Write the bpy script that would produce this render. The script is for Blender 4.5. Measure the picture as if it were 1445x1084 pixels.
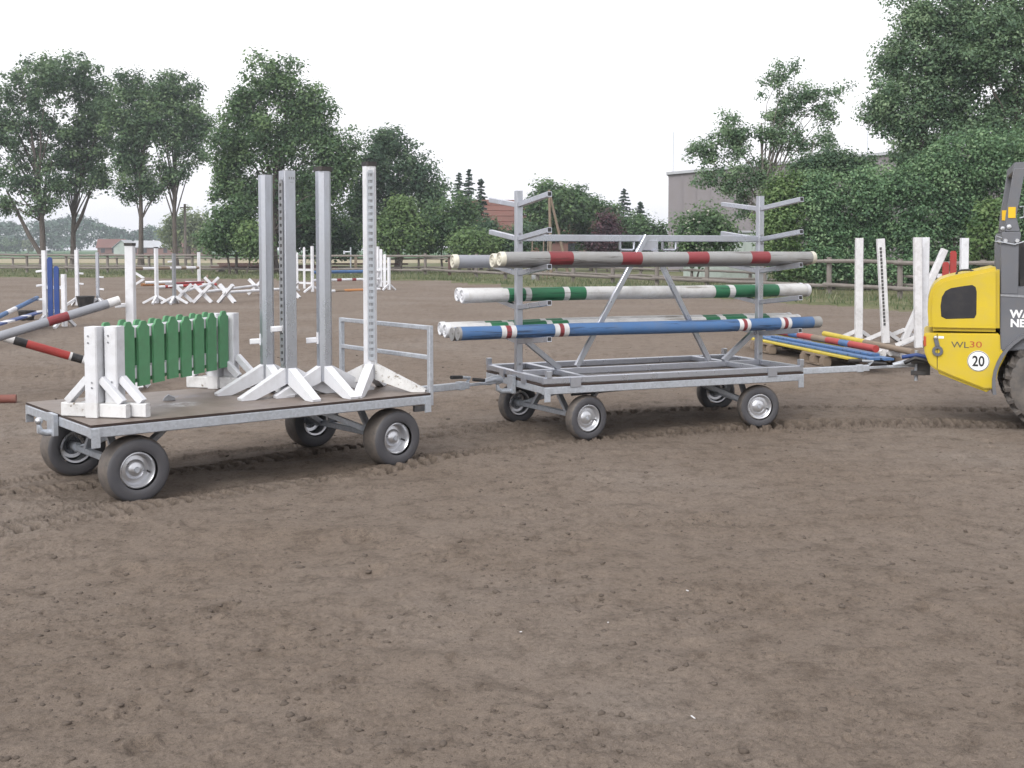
import bpy, bmesh, math, random
import numpy as np
from mathutils import Vector, Matrix

# ------------------------------------------------------------------ reset
for o in list(bpy.data.objects):
    bpy.data.objects.remove(o, do_unlink=True)
scene = bpy.context.scene
COL = scene.collection
R = math.radians
rng = np.random.default_rng(7)
random.seed(7)

# ------------------------------------------------------------------ camera
F_PX, HORIZON, CAM_H, PITCH = 1610.0, 350.8, 1.669, R(3.0)
cam_data = bpy.data.cameras.new('camera')
cam_data.sensor_width = 36.0
cam_data.lens = F_PX / 1445.0 * 36.0
cam_data.shift_y = -(542.0 - (HORIZON + F_PX * math.tan(PITCH))) / 1445.0
cam_data.clip_start = 0.05
cam_data.clip_end = 6000.0
cam = bpy.data.objects.new('camera', cam_data)
cam.location = (0, 0, CAM_H)
cam.rotation_euler = (R(90) - PITCH, 0, 0)
COL.objects.link(cam)
scene.camera = cam

# ------------------------------------------------------------------ world, sun, exposure
SUN_EL, SUN_AZ = R(40), R(208)          # azimuth: clockwise from +Y, where the sun stands
world = bpy.data.worlds.new('World')
scene.world = world
world.use_nodes = True
wn, wl = world.node_tree.nodes, world.node_tree.links
wn.clear()
w_out = wn.new('ShaderNodeOutputWorld')
w_bg = wn.new('ShaderNodeBackground')
w_sky = wn.new('ShaderNodeTexSky')
w_sky.sky_type = 'NISHITA'
w_sky.sun_disc = False
w_sky.sun_elevation = SUN_EL
w_sky.sun_rotation = SUN_AZ
w_sky.air_density = 1.0
w_sky.dust_density = 6.0
w_sky.ozone_density = 1.0
w_hsv = wn.new('ShaderNodeHueSaturation')      # closed cloud cover: grey, not blue
w_hsv.inputs['Saturation'].default_value = 0.10
w_mix = wn.new('ShaderNodeMixRGB')
w_mix.inputs['Fac'].default_value = 0.65
w_mix.inputs['Color2'].default_value = (10.2, 10.1, 10.5, 1)   # even cloud layer, in the sky node's units
wl.new(w_sky.outputs['Color'], w_hsv.inputs['Color'])
wl.new(w_hsv.outputs['Color'], w_mix.inputs['Color1'])
wl.new(w_mix.outputs['Color'], w_bg.inputs['Color'])
w_bg.inputs['Strength'].default_value = 0.10
wl.new(w_bg.outputs['Background'], w_out.inputs['Surface'])

sun_data = bpy.data.lights.new('sun', 'SUN')
sun_data.energy = 1.2
sun_data.angle = R(32)
sun_data.color = (1.0, 0.97, 0.93)
sun = bpy.data.objects.new('sun', sun_data)
sun.rotation_euler = (R(90) - SUN_EL, 0, -SUN_AZ + math.pi)
sun.location = (0, 0, 40)
COL.objects.link(sun)

scene.view_settings.view_transform = 'Standard'
scene.view_settings.look = 'None'
scene.view_settings.gamma = 1.0
scene.view_settings.use_curve_mapping = False
scene.view_settings.exposure = 0.85
scene.cycles.max_bounces = 6
scene.cycles.diffuse_bounces = 2
scene.cycles.glossy_bounces = 3
scene.cycles.transmission_bounces = 4
scene.cycles.volume_bounces = 0

# ------------------------------------------------------------------ measuring helpers (real distances in metres)
_c, _s = math.cos(PITCH), math.sin(PITCH)
CYP = HORIZON + F_PX * math.tan(PITCH)
def ray(px, py):
    a = (px - 722.5) / F_PX; b = (CYP - py) / F_PX
    return (a, _c + b * _s, -_s + b * _c)
def at(px, py, d):
    """point seen at photo pixel px,py that stands d metres ahead"""
    r = ray(px, py); t = d / r[1]
    return Vector((r[0] * t, d, CAM_H + r[2] * t))
def ground_at(px, py, z=0.0):
    r = ray(px, py); t = (z - CAM_H) / r[2]
    return Vector((r[0] * t, r[1] * t, z))

# ------------------------------------------------------------------ noise
def _hash(ix, iy, seed):
    h = (ix.astype(np.int64) * 374761393 + iy.astype(np.int64) * 668265263 + seed * 974711) & 0x7fffffff
    h = ((h ^ (h >> 13)) * 1274126177) & 0x7fffffff
    h = h ^ (h >> 16)
    return (h & 0xffff).astype(np.float64) / 65535.0
def vnoise(x, y, seed=0):
    ix, iy = np.floor(x), np.floor(y)
    fx, fy = x - ix, y - iy
    fx = fx * fx * fx * (fx * (fx * 6 - 15) + 10); fy = fy * fy * fy * (fy * (fy * 6 - 15) + 10)
    a = _hash(ix, iy, seed); b = _hash(ix + 1, iy, seed); c = _hash(ix, iy + 1, seed); d = _hash(ix + 1, iy + 1, seed)
    return (a + (b - a) * fx) * (1 - fy) + (c + (d - c) * fx) * fy - 0.5
def fbm(x, y, octv, seed=0, gain=0.5):
    t = 0; amp = 1.0
    for k in range(octv):
        ca, sa = math.cos(k * 1.1), math.sin(k * 1.1)
        t = t + amp * vnoise((x * ca - y * sa) * 2.03 ** k, (x * sa + y * ca) * 2.03 ** k, seed + k * 17)
        amp *= gain
    return t

# ------------------------------------------------------------------ materials
def new_mat(name):
    m = bpy.data.materials.new(name); m.use_nodes = True
    nt = m.node_tree; nt.nodes.clear()
    out = nt.nodes.new('ShaderNodeOutputMaterial')
    p = nt.nodes.new('ShaderNodeBsdfPrincipled')
    nt.links.new(p.outputs['BSDF'], out.inputs['Surface'])
    return m, nt, p, out
def nd(nt, typ, **kw):
    n = nt.nodes.new(typ)
    for k, v in kw.items():
        setattr(n, k, v)
    return n
def ramp(nt, src, stops, interp='LINEAR'):
    r = nt.nodes.new('ShaderNodeValToRGB'); r.color_ramp.interpolation = interp
    els = r.color_ramp.elements
    while len(els) > len(stops): els.remove(els[-1])
    while len(els) < len(stops): els.new(0.5)
    for e, (p, c) in zip(els, stops):
        e.position = p; e.color = (c[0], c[1], c[2], 1) if not isinstance(c, float) else (c, c, c, 1)
    nt.links.new(src, r.inputs['Fac'])
    return r
def noise_tex(nt, scale, detail=4.0, rough=0.55, coord='Object', stretch=None):
    tc = nt.nodes.new('ShaderNodeTexCoord')
    n = nt.nodes.new('ShaderNodeTexNoise')
    n.inputs['Scale'].default_value = scale; n.inputs['Detail'].default_value = detail; n.inputs['Roughness'].default_value = rough
    src = tc.outputs[coord]
    if stretch:
        mp = nt.nodes.new('ShaderNodeMapping'); mp.inputs['Scale'].default_value = stretch
        nt.links.new(src, mp.inputs['Vector']); src = mp.outputs['Vector']
    nt.links.new(src, n.inputs['Vector'])
    return n
def mixc(nt, fac, a, b, blend='MIX'):
    m = nt.nodes.new('ShaderNodeMixRGB'); m.blend_type = blend
    for key, v in (('Fac', fac), ('Color1', a), ('Color2', b)):
        if hasattr(v, 'links') or isinstance(v, bpy.types.NodeSocket): nt.links.new(v, m.inputs[key])
        elif isinstance(v, (int, float)): m.inputs[key].default_value = v
        else: m.inputs[key].default_value = (v[0], v[1], v[2], 1)
    return m
def bump(nt, p, height, strength=0.3, dist=0.01):
    b = nt.nodes.new('ShaderNodeBump'); b.inputs['Strength'].default_value = strength; b.inputs['Distance'].default_value = dist
    nt.links.new(height, b.inputs['Height']); nt.links.new(b.outputs['Normal'], p.inputs['Normal'])

def paint(name, col, rough=0.5, dirt=(0.16, 0.13, 0.10), amount=0.35, scale=9.0, grain=None, spec=0.4, wear=None):
    """painted surface with grime, small stains and, for wood, a grain"""
    m, nt, p, out = new_mat(name)
    n1 = noise_tex(nt, scale, 6, 0.65)
    r1 = ramp(nt, n1.outputs['Fac'], [(0.46, 0.0), (0.78, 1.0)])
    n0 = noise_tex(nt, scale * 0.23, 3, 0.5)
    shade = ramp(nt, n0.outputs['Fac'], [(0.3, tuple(c * 0.86 for c in col)), (0.7, tuple(min(1, c * 1.06) for c in col))])
    mul = nd(nt, 'ShaderNodeMath', operation='MULTIPLY'); mul.inputs[1].default_value = amount
    nt.links.new(r1.outputs['Color'], mul.inputs[0])
    base = mixc(nt, mul.outputs[0], shade.outputs['Color'], dirt)
    last = base.outputs['Color']
    if wear:                                    # paint rubbed away to something else
        n2 = noise_tex(nt, wear[1], 8, 0.7, stretch=wear[3] if len(wear) > 3 else None)
        r2 = ramp(nt, n2.outputs['Fac'], [(wear[2], 0.0), (wear[2] + 0.05, 1.0)])
        last = mixc(nt, r2.outputs['Color'], last, wear[0]).outputs['Color']
    nt.links.new(last, p.inputs['Base Color'])
    rr = ramp(nt, n1.outputs['Fac'], [(0.3, rough * 0.85), (0.8, min(1.0, rough * 1.35))])
    nt.links.new(rr.outputs['Color'], p.inputs['Roughness'])
    p.inputs['Specular IOR Level'].default_value = spec
    if grain:
        ng = noise_tex(nt, 30, 6, 0.7, stretch=grain)
        bump(nt, p, ng.outputs['Fac'], 0.35, 0.004)
    else:
        bump(nt, p, n1.outputs['Fac'], 0.12, 0.003)
    return m

def galvanised(name, col=(0.43, 0.46, 0.505), rough=0.42, metal=0.5, dirt=0.35, spang_amt=0.08):
    m, nt, p, out = new_mat(name)
    tc = nd(nt, 'ShaderNodeTexCoord'); v = nd(nt, 'ShaderNodeTexVoronoi'); v.inputs['Scale'].default_value = 55
    nt.links.new(tc.outputs['Object'], v.inputs['Vector'])
    bw = nd(nt, 'ShaderNodeRGBToBW'); nt.links.new(v.outputs['Color'], bw.inputs['Color'])
    spang = ramp(nt, bw.outputs['Val'], [(0.2, tuple(c * (1 - spang_amt) for c in col)), (0.8, tuple(min(1, c * (1 + spang_amt)) for c in col))])
    n = noise_tex(nt, 7, 6, 0.65, stretch=(1, 1, 0.3))
    r = ramp(nt, n.outputs['Fac'], [(0.45, 0.0), (0.8, dirt)])
    b = mixc(nt, r.outputs['Color'], spang.outputs['Color'], (0.24, 0.22, 0.20))
    nt.links.new(b.outputs['Color'], p.inputs['Base Color'])
    p.inputs['Metallic'].default_value = metal
    rr = ramp(nt, n.outputs['Fac'], [(0.3, rough * 0.8), (0.75, rough * 1.35)])
    nt.links.new(rr.outputs['Color'], p.inputs['Roughness'])
    bump(nt, p, n.outputs['Fac'], 0.06, 0.003)
    return m

def rubber(name, dust=0.35, col=(0.035, 0.035, 0.038)):
    m, nt, p, out = new_mat(name)
    n = noise_tex(nt, 11, 6, 0.7)
    r = ramp(nt, n.outputs['Fac'], [(0.35, dust * 0.25), (0.72, dust)])
    b = mixc(nt, r.outputs['Color'], col, (0.20, 0.165, 0.135))
    nt.links.new(b.outputs['Color'], p.inputs['Base Color'])
    p.inputs['Roughness'].default_value = 0.62; p.inputs['Specular IOR Level'].default_value = 0.45
    bump(nt, p, n.outputs['Fac'], 0.1, 0.003)
    return m

def plain(name, col, rough=0.6, metal=0.0, spec=0.4):
    return paint(name, col, rough, amount=0.15, spec=spec) if not metal else galvanised(name, col, rough, metal, 0.1)

def foliage(name, dark, mid, light, trans=0.45):
    m, nt, p, out = new_mat(name)
    at_ = nd(nt, 'ShaderNodeAttribute'); at_.attribute_name = 'tone'
    n = noise_tex(nt, 0.45, 3, 0.6)
    add = nd(nt, 'ShaderNodeMath', operation='ADD'); 
    sc = nd(nt, 'ShaderNodeMath', operation='MULTIPLY_ADD'); sc.inputs[1].default_value = 0.6; sc.inputs[2].default_value = -0.30
    nt.links.new(n.outputs['Fac'], sc.inputs[0])
    nt.links.new(at_.outputs['Fac'], add.inputs[0]); nt.links.new(sc.outputs[0], add.inputs[1])
    r = ramp(nt, add.outputs[0], [(0.08, dark), (0.5, mid), (0.95, light)])
    nt.links.new(r.outputs['Color'], p.inputs['Base Color'])
    p.inputs['Roughness'].default_value = 0.5; p.inputs['Specular IOR Level'].default_value = 0.3
    tr = nd(nt, 'ShaderNodeBsdfTranslucent'); mx = nd(nt, 'ShaderNodeMixShader'); mx.inputs[0].default_value = trans
    bright = mixc(nt, 0.35, r.outputs['Color'], (0.16, 0.24, 0.08))
    nt.links.new(bright.outputs['Color'], tr.inputs['Color'])
    nt.links.new(p.outputs['BSDF'], mx.inputs[1]); nt.links.new(tr.outputs['BSDF'], mx.inputs[2])
    nt.links.new(mx.outputs['Shader'], out.inputs['Surface'])
    return m

def bark(name, a=(0.055, 0.045, 0.038), b=(0.13, 0.11, 0.095)):
    m, nt, p, out = new_mat(name)
    n = noise_tex(nt, 5, 7, 0.7, stretch=(3, 3, 0.6))
    r = ramp(nt, n.outputs['Fac'], [(0.35, a), (0.68, b)])
    nt.links.new(r.outputs['Color'], p.inputs['Base Color']); p.inputs['Roughness'].default_value = 0.9
    bump(nt, p, n.outputs['Fac'], 0.8, 0.04)
    return m

WOODGRAIN = (1.0, 1.0, 0.06)
M = {}
M['galv'] = galvanised('galvanised_steel')
M['galv_dark'] = galvanised('dull_galvanised_steel', (0.25, 0.26, 0.28), 0.55, 0.45, 0.5)
M['alu'] = galvanised('brushed_aluminium', (0.46, 0.48, 0.53), 0.30, 0.8, 0.3, 0.02)
M['rim'] = galvanised('zinc_rim', (0.55, 0.56, 0.585), 0.28, 0.8, 0.15, 0.03)
M['black'] = paint('black_plastic', (0.018, 0.018, 0.02), 0.45, amount=0.25)
M['steel_dark'] = paint('dark_steel', (0.05, 0.05, 0.053), 0.5, amount=0.4)
M['rubber'] = rubber('tyre_rubber', 0.10, (0.050, 0.051, 0.059))
M['rubber_tread'] = rubber('dusty_tyre_tread', 0.60)
M['rubber_big'] = rubber('dusty_loader_tyre', 0.55, (0.05, 0.05, 0.052))
M['white'] = paint('white_paint', (0.62, 0.63, 0.66), 0.5, amount=0.30, scale=7, grain=WOODGRAIN)
M['white_worn'] = paint('weathered_white_paint', (0.59, 0.59, 0.60), 0.6, amount=0.35, scale=12, grain=WOODGRAIN, wear=((0.22, 0.20, 0.17), 14, 0.68))
M['white_mud'] = paint('muddy_white_paint', (0.60, 0.60, 0.605), 0.6, amount=0.45, scale=10, wear=((0.17, 0.14, 0.11), 11, 0.60))
M['white_flake'] = paint('flaking_white_paint', (0.60, 0.60, 0.595), 0.6, amount=0.35, scale=12, wear=((0.20, 0.17, 0.13), 22, 0.565))
M['cream_cap'] = paint('cream_plastic', (0.56, 0.54, 0.46), 0.5, amount=0.35, scale=20)
M['white_pole'] = paint('cracked_white_pole_paint', (0.58, 0.58, 0.58), 0.6, amount=0.4, scale=9, wear=((0.22, 0.20, 0.17), 11, 0.575, (1.6, 1.6, 0.07)))
M['green'] = paint('green_paint', (0.082, 0.255, 0.118), 0.55, amount=0.4, scale=8, dirt=(0.10, 0.12, 0.09), grain=WOODGRAIN)
M['green_dark'] = paint('bottle_green_paint', (0.025, 0.15, 0.07), 0.5, amount=0.3, scale=8, dirt=(0.10, 0.14, 0.10), wear=((0.012, 0.05, 0.03), 11, 0.565, (1.6, 1.6, 0.07)))
M['blue'] = paint('blue_paint', (0.056, 0.132, 0.285), 0.55, amount=0.6, scale=8, dirt=(0.11, 0.14, 0.19), wear=((0.022, 0.042, 0.085), 11, 0.545, (1.6, 1.6, 0.07)))
M['blue_deep'] = paint('deep_blue_paint', (0.018, 0.05, 0.19), 0.5, amount=0.15)
M['red'] = paint('red_paint', (0.21, 0.035, 0.042), 0.55, amount=0.3, scale=9, dirt=(0.2, 0.1, 0.09), wear=((0.09, 0.025, 0.025), 11, 0.565, (1.6, 1.6, 0.07)))
M['red_bright'] = paint('bright_red_paint', (0.33, 0.04, 0.035), 0.55, amount=0.25, scale=9)
M['yellow_plank'] = paint('yellow_paint', (0.46, 0.36, 0.035), 0.55, amount=0.35, scale=9, wear=((0.30, 0.26, 0.18), 16, 0.66))
M['orange'] = paint('orange_paint', (0.42, 0.19, 0.07), 0.55, amount=0.2)
M['gray_pole'] = paint('weathered_grey_pole', (0.26, 0.262, 0.262), 0.6, amount=0.6, scale=6, dirt=(0.20, 0.18, 0.16), wear=((0.07, 0.065, 0.06), 11, 0.565, (1.6, 1.6, 0.07)))
M['bluegray_pole'] = paint('blue_grey_pole', (0.245, 0.256, 0.285), 0.55, amount=0.3, scale=7, dirt=(0.2, 0.19, 0.18))
M['redbrown'] = paint('worn_red_brown_pole', (0.17, 0.058, 0.045), 0.65, amount=0.5, scale=10)
M['wood'] = paint('raw_wood', (0.20, 0.155, 0.115), 0.75, amount=0.5, scale=7, grain=WOODGRAIN)
M['fence_wood'] = paint('weathered_fence_wood', (0.185, 0.165, 0.150), 0.85, amount=0.55, scale=3, grain=WOODGRAIN, dirt=(0.10, 0.085, 0.07))
M['fence_red'] = paint('reddish_fence_wood', (0.10, 0.055, 0.05), 0.85, amount=0.5, scale=3)
M['loader_yellow'] = paint('machine_yellow', (0.52, 0.385, 0.016), 0.36, amount=0.34, scale=5, dirt=(0.36, 0.28, 0.12), spec=0.5)
M['loader_grey'] = paint('machine_grey', (0.115, 0.12, 0.135), 0.45, amount=0.25, scale=6)
M['decal_white'] = paint('white_decal', (0.78, 0.79, 0.80), 0.45, amount=0.05)
M['decal_grey'] = paint('grey_decal', (0.07, 0.07, 0.075), 0.45, amount=0.05)
M['decal_red'] = paint('red_decal', (0.42, 0.08, 0.03), 0.45, amount=0.05)
M['hood_glass'] = paint('smoked_hood_mesh', (0.014, 0.014, 0.017), 0.4, amount=0.12)
M['decal_black'] = paint('black_decal', (0.015, 0.015, 0.017), 0.45, amount=0.05)
M['decal_yellow'] = paint('yellow_decal', (0.72, 0.44, 0.01), 0.45, amount=0.05)

def deck_material():
    """brown film-faced plywood, walked on, with a scraped pale patch"""
    m, nt, p, out = new_mat('film_faced_plywood')
    n = noise_tex(nt, 6, 8, 0.7)
    base = ramp(nt, n.outputs['Fac'], [(0.3, (0.105, 0.080, 0.066)), (0.7, (0.170, 0.138, 0.118))])
    n2 = noise_tex(nt, 2.1, 5, 0.6)
    dust = ramp(nt, n2.outputs['Fac'], [(0.42, 0.0), (0.75, 0.55)])
    d = mixc(nt, dust.outputs['Color'], base.outputs['Color'], (0.215, 0.18, 0.155))
    tc = nd(nt, 'ShaderNodeTexCoord')
    last = d.outputs['Color']
    for (cx, cy, rad, col, thr) in ((0.84, 0.60, 0.17, (0.52, 0.53, 0.56), 0.49), (1.05, 1.02, 0.13, (0.20, 0.25, 0.36), 0.52), (0.66, 0.90, 0.10, (0.08, 0.07, 0.065), 0.45)):
        vm = nd(nt, 'ShaderNodeVectorMath', operation='DISTANCE'); vm.inputs[1].default_value = (cx, cy, 0.54)
        nt.links.new(tc.outputs['Object'], vm.inputs[0])
        r1 = ramp(nt, vm.outputs['Value'], [(rad * 0.5, 1.0), (rad, 0.0)])
        n3 = noise_tex(nt, 26, 6, 0.75, stretch=(0.5, 1.4, 1))
        r3 = ramp(nt, n3.outputs['Fac'], [(thr, 0.0), (thr + 0.08, 0.75)])
        mm = nd(nt, 'ShaderNodeMath', operation='MULTIPLY')
        nt.links.new(r1.outputs['Color'], mm.inputs[0]); nt.links.new(r3.outputs['Color'], mm.inputs[1])
        last = mixc(nt, mm.outputs[0], last, col).outputs['Color']
    nt.links.new(last, p.inputs['Base Color'])
    rr = ramp(nt, n2.outputs['Fac'], [(0.3, 0.34), (0.7, 0.62)])
    nt.links.new(rr.outputs['Color'], p.inputs['Roughness'])
    bump(nt, p, n.outputs['Fac'], 0.12, 0.002)
    return m
M['deck'] = deck_material()
M['deck_edge'] = paint('dark_plywood_edge', (0.035, 0.022, 0.018), 0.6, amount=0.2)

# ------------------------------------------------------------------ mesh builder
class MB:
    def __init__(self):
        self.v, self.f, self.mi = [], [], []
    def add(self, verts, faces, mi=0):
        k = len(self.v)
        self.v += [tuple(p) for p in verts]
        self.f += [tuple(i + k for i in f) for f in faces]
        self.mi += [mi] * len(faces)
        return self
    def bar(self, p0, p1, w, h, up=(0, 0, 1), ch=0.0, mi=0, w1=None, h1=None):
        """beam of w x h between two points; ch chamfers its long edges"""
        p0, p1 = Vector(p0), Vector(p1); d = (p1 - p0).normalized(); up = Vector(up)
        if abs(d.dot(up)) > 0.98: up = Vector((0, 1, 0)) if abs(d.y) < 0.9 else Vector((1, 0, 0))
        sx = d.cross(up).normalized(); sy = sx.cross(d).normalized()
        def sec(w, h):
            a, b = w / 2, h / 2
            if ch <= 0: return [(-a, -b), (a, -b), (a, b), (-a, b)]
            c = min(ch, a * 0.9, b * 0.9)
            return [(-a + c, -b), (a - c, -b), (a, -b + c), (a, b - c), (a - c, b), (-a + c, b), (-a, b - c), (-a, -b + c)]
        s0, s1 = sec(w, h), sec(w1 or w, h1 or h); n = len(s0)
        vs = [p0 + sx * x + sy * y for x, y in s0] + [p1 + sx * x + sy * y for x, y in s1]
        fs = [(i, (i + 1) % n, n + (i + 1) % n, n + i) for i in range(n)] + [tuple(range(n - 1, -1, -1)), tuple(range(n, 2 * n))]
        return self.add(vs, fs, mi)
    def box(self, c, size, rz=0.0, ch=0.0, mi=0):
        c = Vector(c); d = Vector((math.cos(rz), math.sin(rz), 0)) * (size[0] / 2)
        return self.bar(c - d, c + d, size[1], size[2], ch=ch, mi=mi)
    def tube(self, pts, rad, n=10, caps=True, mi=0):
        pts = [Vector(p) for p in pts]; m = len(pts)
        rad = [rad] * m if isinstance(rad, (int, float)) else rad
        d0 = (pts[1] - pts[0]).normalized()
        u = d0.orthogonal().normalized()
        vs = []
        for i, p in enumerate(pts):
            d = (pts[min(i + 1, m - 1)] - pts[max(i - 1, 0)]).normalized()
            u = (u - d * u.dot(d)).normalized(); w = d.cross(u)
            for k in range(n):
                a = 2 * math.pi * k / n
                vs.append(p + (u * math.cos(a) + w * math.sin(a)) * rad[i])
        fs = [(i * n + k, i * n + (k + 1) % n, (i + 1) * n + (k + 1) % n, (i + 1) * n + k) for i in range(m - 1) for k in range(n)]
        if caps: fs += [tuple(range(n - 1, -1, -1)), tuple((m - 1) * n + k for k in range(n))]
        return self.add(vs, fs, mi)
    def lathe(self, prof, c=(0, 0, 0), axis='Y', n=32, mi=0, mod=None):
        """prof: (radius, along). closed=False; ends with tiny radius are closed by a cap"""
        vs = []
        for j, (r, a) in enumerate(prof):
            for k in range(n):
                t = 2 * math.pi * k / n; rr = r * (mod(j, k) if mod else 1)
                x, z = rr * math.cos(t), rr * math.sin(t)
                vs.append({'Y': (c[0] + x, c[1] + a, c[2] + z), 'Z': (c[0] + x, c[1] + z, c[2] + a), 'X': (c[0] + a, c[1] + x, c[2] + z)}[axis])
        m = len(prof); fl = axis in 'YZ'
        fs = []
        for j in range(m - 1):
            for k in range(n):
                q = (j * n + k, j * n + (k + 1) % n, (j + 1) * n + (k + 1) % n, (j + 1) * n + k)
                fs.append(q)
        return self.add(vs, fs, mi)
    def prism(self, outline, y0, y1, mi=0, axes='xz'):
        """outline polygon in x,z (or x,y) pushed through along the third axis"""
        n = len(outline)
        if axes == 'xz': P = lambda p, t: (p[0], t, p[1])
        elif axes == 'xy': P = lambda p, t: (p[0], p[1], t)
        else: P = lambda p, t: (t, p[0], p[1])
        vs = [P(p, y0) for p in outline] + [P(p, y1) for p in outline]
        fs = [(i, (i + 1) % n, n + (i + 1) % n, n + i) for i in range(n)] + [tuple(range(n - 1, -1, -1)), tuple(range(n, 2 * n))]
        return self.add(vs, fs, mi)
    def build(self, name, mat, parent=None, loc=(0, 0, 0), rot=(0, 0, 0), smooth=None):
        me = bpy.data.meshes.new(name)
        me.from_pydata(self.v, [], self.f)
        mats = mat if isinstance(mat, (list, tuple)) else [mat]
        for m in mats: me.materials.append(M[m] if isinstance(m, str) else m)
        if len(mats) > 1: me.polygons.foreach_set('material_index', self.mi)
        bm = bmesh.new(); bm.from_mesh(me)
        bmesh.ops.recalc_face_normals(bm, faces=bm.faces); bm.to_mesh(me); bm.free()
        if smooth is not None:
            me.polygons.foreach_set('use_smooth', [True] * len(me.polygons))
            me.set_sharp_from_angle(angle=R(smooth))
        me.update()
        o = bpy.data.objects.new(name, me); COL.objects.link(o)
        o.location = loc; o.rotation_euler = rot
        if parent: o.parent = parent
        return o

def tag(o, label=None, cat=None, group=None, kind=None):
    if label: o['label'] = label
    if cat: o['category'] = cat
    if group: o['group'] = group
    if kind: o['kind'] = kind
    return o
def thing(name, label, cat, loc=(0, 0, 0), rz=0.0, group=None, rot=None):
    o = bpy.data.objects.new(name, None); COL.objects.link(o)
    o.empty_display_size = 0.2
    o.location = loc; o.rotation_euler = rot or (0, 0, rz)
    return tag(o, label, cat, group)
def fast_mesh(name, verts, faces_flat, nper, mats, parent=None, tone=None, smooth=False, mat_idx=None):
    """big meshes straight from numpy arrays"""
    me = bpy.data.meshes.new(name)
    nf = len(faces_flat) // nper
    me.vertices.add(len(verts)); me.vertices.foreach_set('co', np.asarray(verts, np.float32).ravel())
    me.loops.add(nf * nper); me.loops.foreach_set('vertex_index', np.asarray(faces_flat, np.int32))
    me.polygons.add(nf); me.polygons.foreach_set('loop_start', np.arange(nf, dtype=np.int32) * nper)
    for m in mats: me.materials.append(M[m] if isinstance(m, str) else m)
    if mat_idx is not None: me.polygons.foreach_set('material_index', np.asarray(mat_idx, np.int32))
    if smooth: me.polygons.foreach_set('use_smooth', np.ones(nf, bool))
    me.update(calc_edges=True)
    if tone is not None:
        a = me.attributes.new('tone', 'FLOAT', 'FACE'); a.data.foreach_set('value', np.asarray(tone, np.float32))
    o = bpy.data.objects.new(name, me); COL.objects.link(o)
    if parent: o.parent = parent
    return o
# ================================================================== GROUND
def sand_material():
    m, nt, p, out = new_mat('arena_sand')
    n1 = noise_tex(nt, 0.35, 5, 0.6)
    c1 = ramp(nt, n1.outputs['Fac'], [(0.32, (0.140, 0.111, 0.088)), (0.55, (0.163, 0.134, 0.111)), (0.72, (0.181, 0.155, 0.133))])
    n2 = noise_tex(nt, 5.5, 7, 0.72)
    c2 = ramp(nt, n2.outputs['Fac'], [(0.30, (0.62, 0.60, 0.58)), (0.50, (1.0, 1.0, 1.0)), (0.72, (1.10, 1.09, 1.08))])
    a = mixc(nt, 1.0, c1.outputs['Color'], c2.outputs['Color'], 'MULTIPLY')
    n3 = noise_tex(nt, 38, 6, 0.78)
    c3 = ramp(nt, n3.outputs['Fac'], [(0.33, (0.48, 0.46, 0.44)), (0.46, (1.0, 1.0, 1.0)), (0.66, (1.24, 1.23, 1.22))])
    b = mixc(nt, 0.8, a.outputs['Color'], c3.outputs['Color'], 'MULTIPLY')
    n4 = noise_tex(nt, 240, 3, 0.7)
    c4 = ramp(nt, n4.outputs['Fac'], [(0.32, (0.50, 0.48, 0.46)), (0.5, (1, 1, 1)), (0.68, (1.42, 1.40, 1.38))])
    d = mixc(nt, 0.7, b.outputs['Color'], c4.outputs['Color'], 'MULTIPLY')
    at_ = nd(nt, 'ShaderNodeAttribute'); at_.attribute_name = 'track_dark'      # darker colour along and between the tracks, strongest in the tread gaps
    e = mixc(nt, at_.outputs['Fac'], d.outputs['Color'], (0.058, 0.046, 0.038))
    nt.links.new(e.outputs['Color'], p.inputs['Base Color'])
    p.inputs['Roughness'].default_value = 0.95; p.inputs['Specular IOR Level'].default_value = 0.15
    ad = nd(nt, 'ShaderNodeMath', operation='MULTIPLY_ADD'); ad.inputs[1].default_value = 0.35
    nt.links.new(n4.outputs['Fac'], ad.inputs[0]); nt.links.new(n3.outputs['Fac'], ad.inputs[2])
    bump(nt, p, ad.outputs[0], 0.95, 0.014)
    return m
M['sand'] = sand_material()

M['clod'] = paint('moist_sand_clod', (0.092, 0.075, 0.062), 0.95, amount=0.5, scale=30, dirt=(0.14, 0.12, 0.105), spec=0.1)

def two_tone(name, stops, scale, scale2, rough=0.95):
    m, nt, p, out = new_mat(name)
    n = noise_tex(nt, scale, 6, 0.7); n2 = noise_tex(nt, scale2, 5, 0.7)
    c = ramp(nt, n.outputs['Fac'], stops)
    c2 = ramp(nt, n2.outputs['Fac'], [(0.3, (0.6, 0.6, 0.6)), (0.7, (1.25, 1.25, 1.25))])
    a = mixc(nt, 1.0, c.outputs['Color'], c2.outputs['Color'], 'MULTIPLY')
    nt.links.new(a.outputs['Color'], p.inputs['Base Color']); p.inputs['Roughness'].default_value = rough
    p.inputs['Specular IOR Level'].default_value = 0.1
    bump(nt, p, n2.outputs['Fac'], 0.8, 0.08)
    return m
M['verge'] = two_tone('verge_grass_ground', [(0.30, (0.07, 0.10, 0.035)), (0.5, (0.125, 0.13, 0.07)), (0.7, (0.18, 0.165, 0.105))], 0.35, 6)
M['stubble'] = two_tone('dry_stubble', [(0.3, (0.25, 0.22, 0.145)), (0.7, (0.33, 0.29, 0.20))], 0.08, 2)
M['crop'] = two_tone('green_crop', [(0.3, (0.055, 0.12, 0.045)), (0.7, (0.085, 0.16, 0.06))], 0.03, 0.7)

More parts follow.
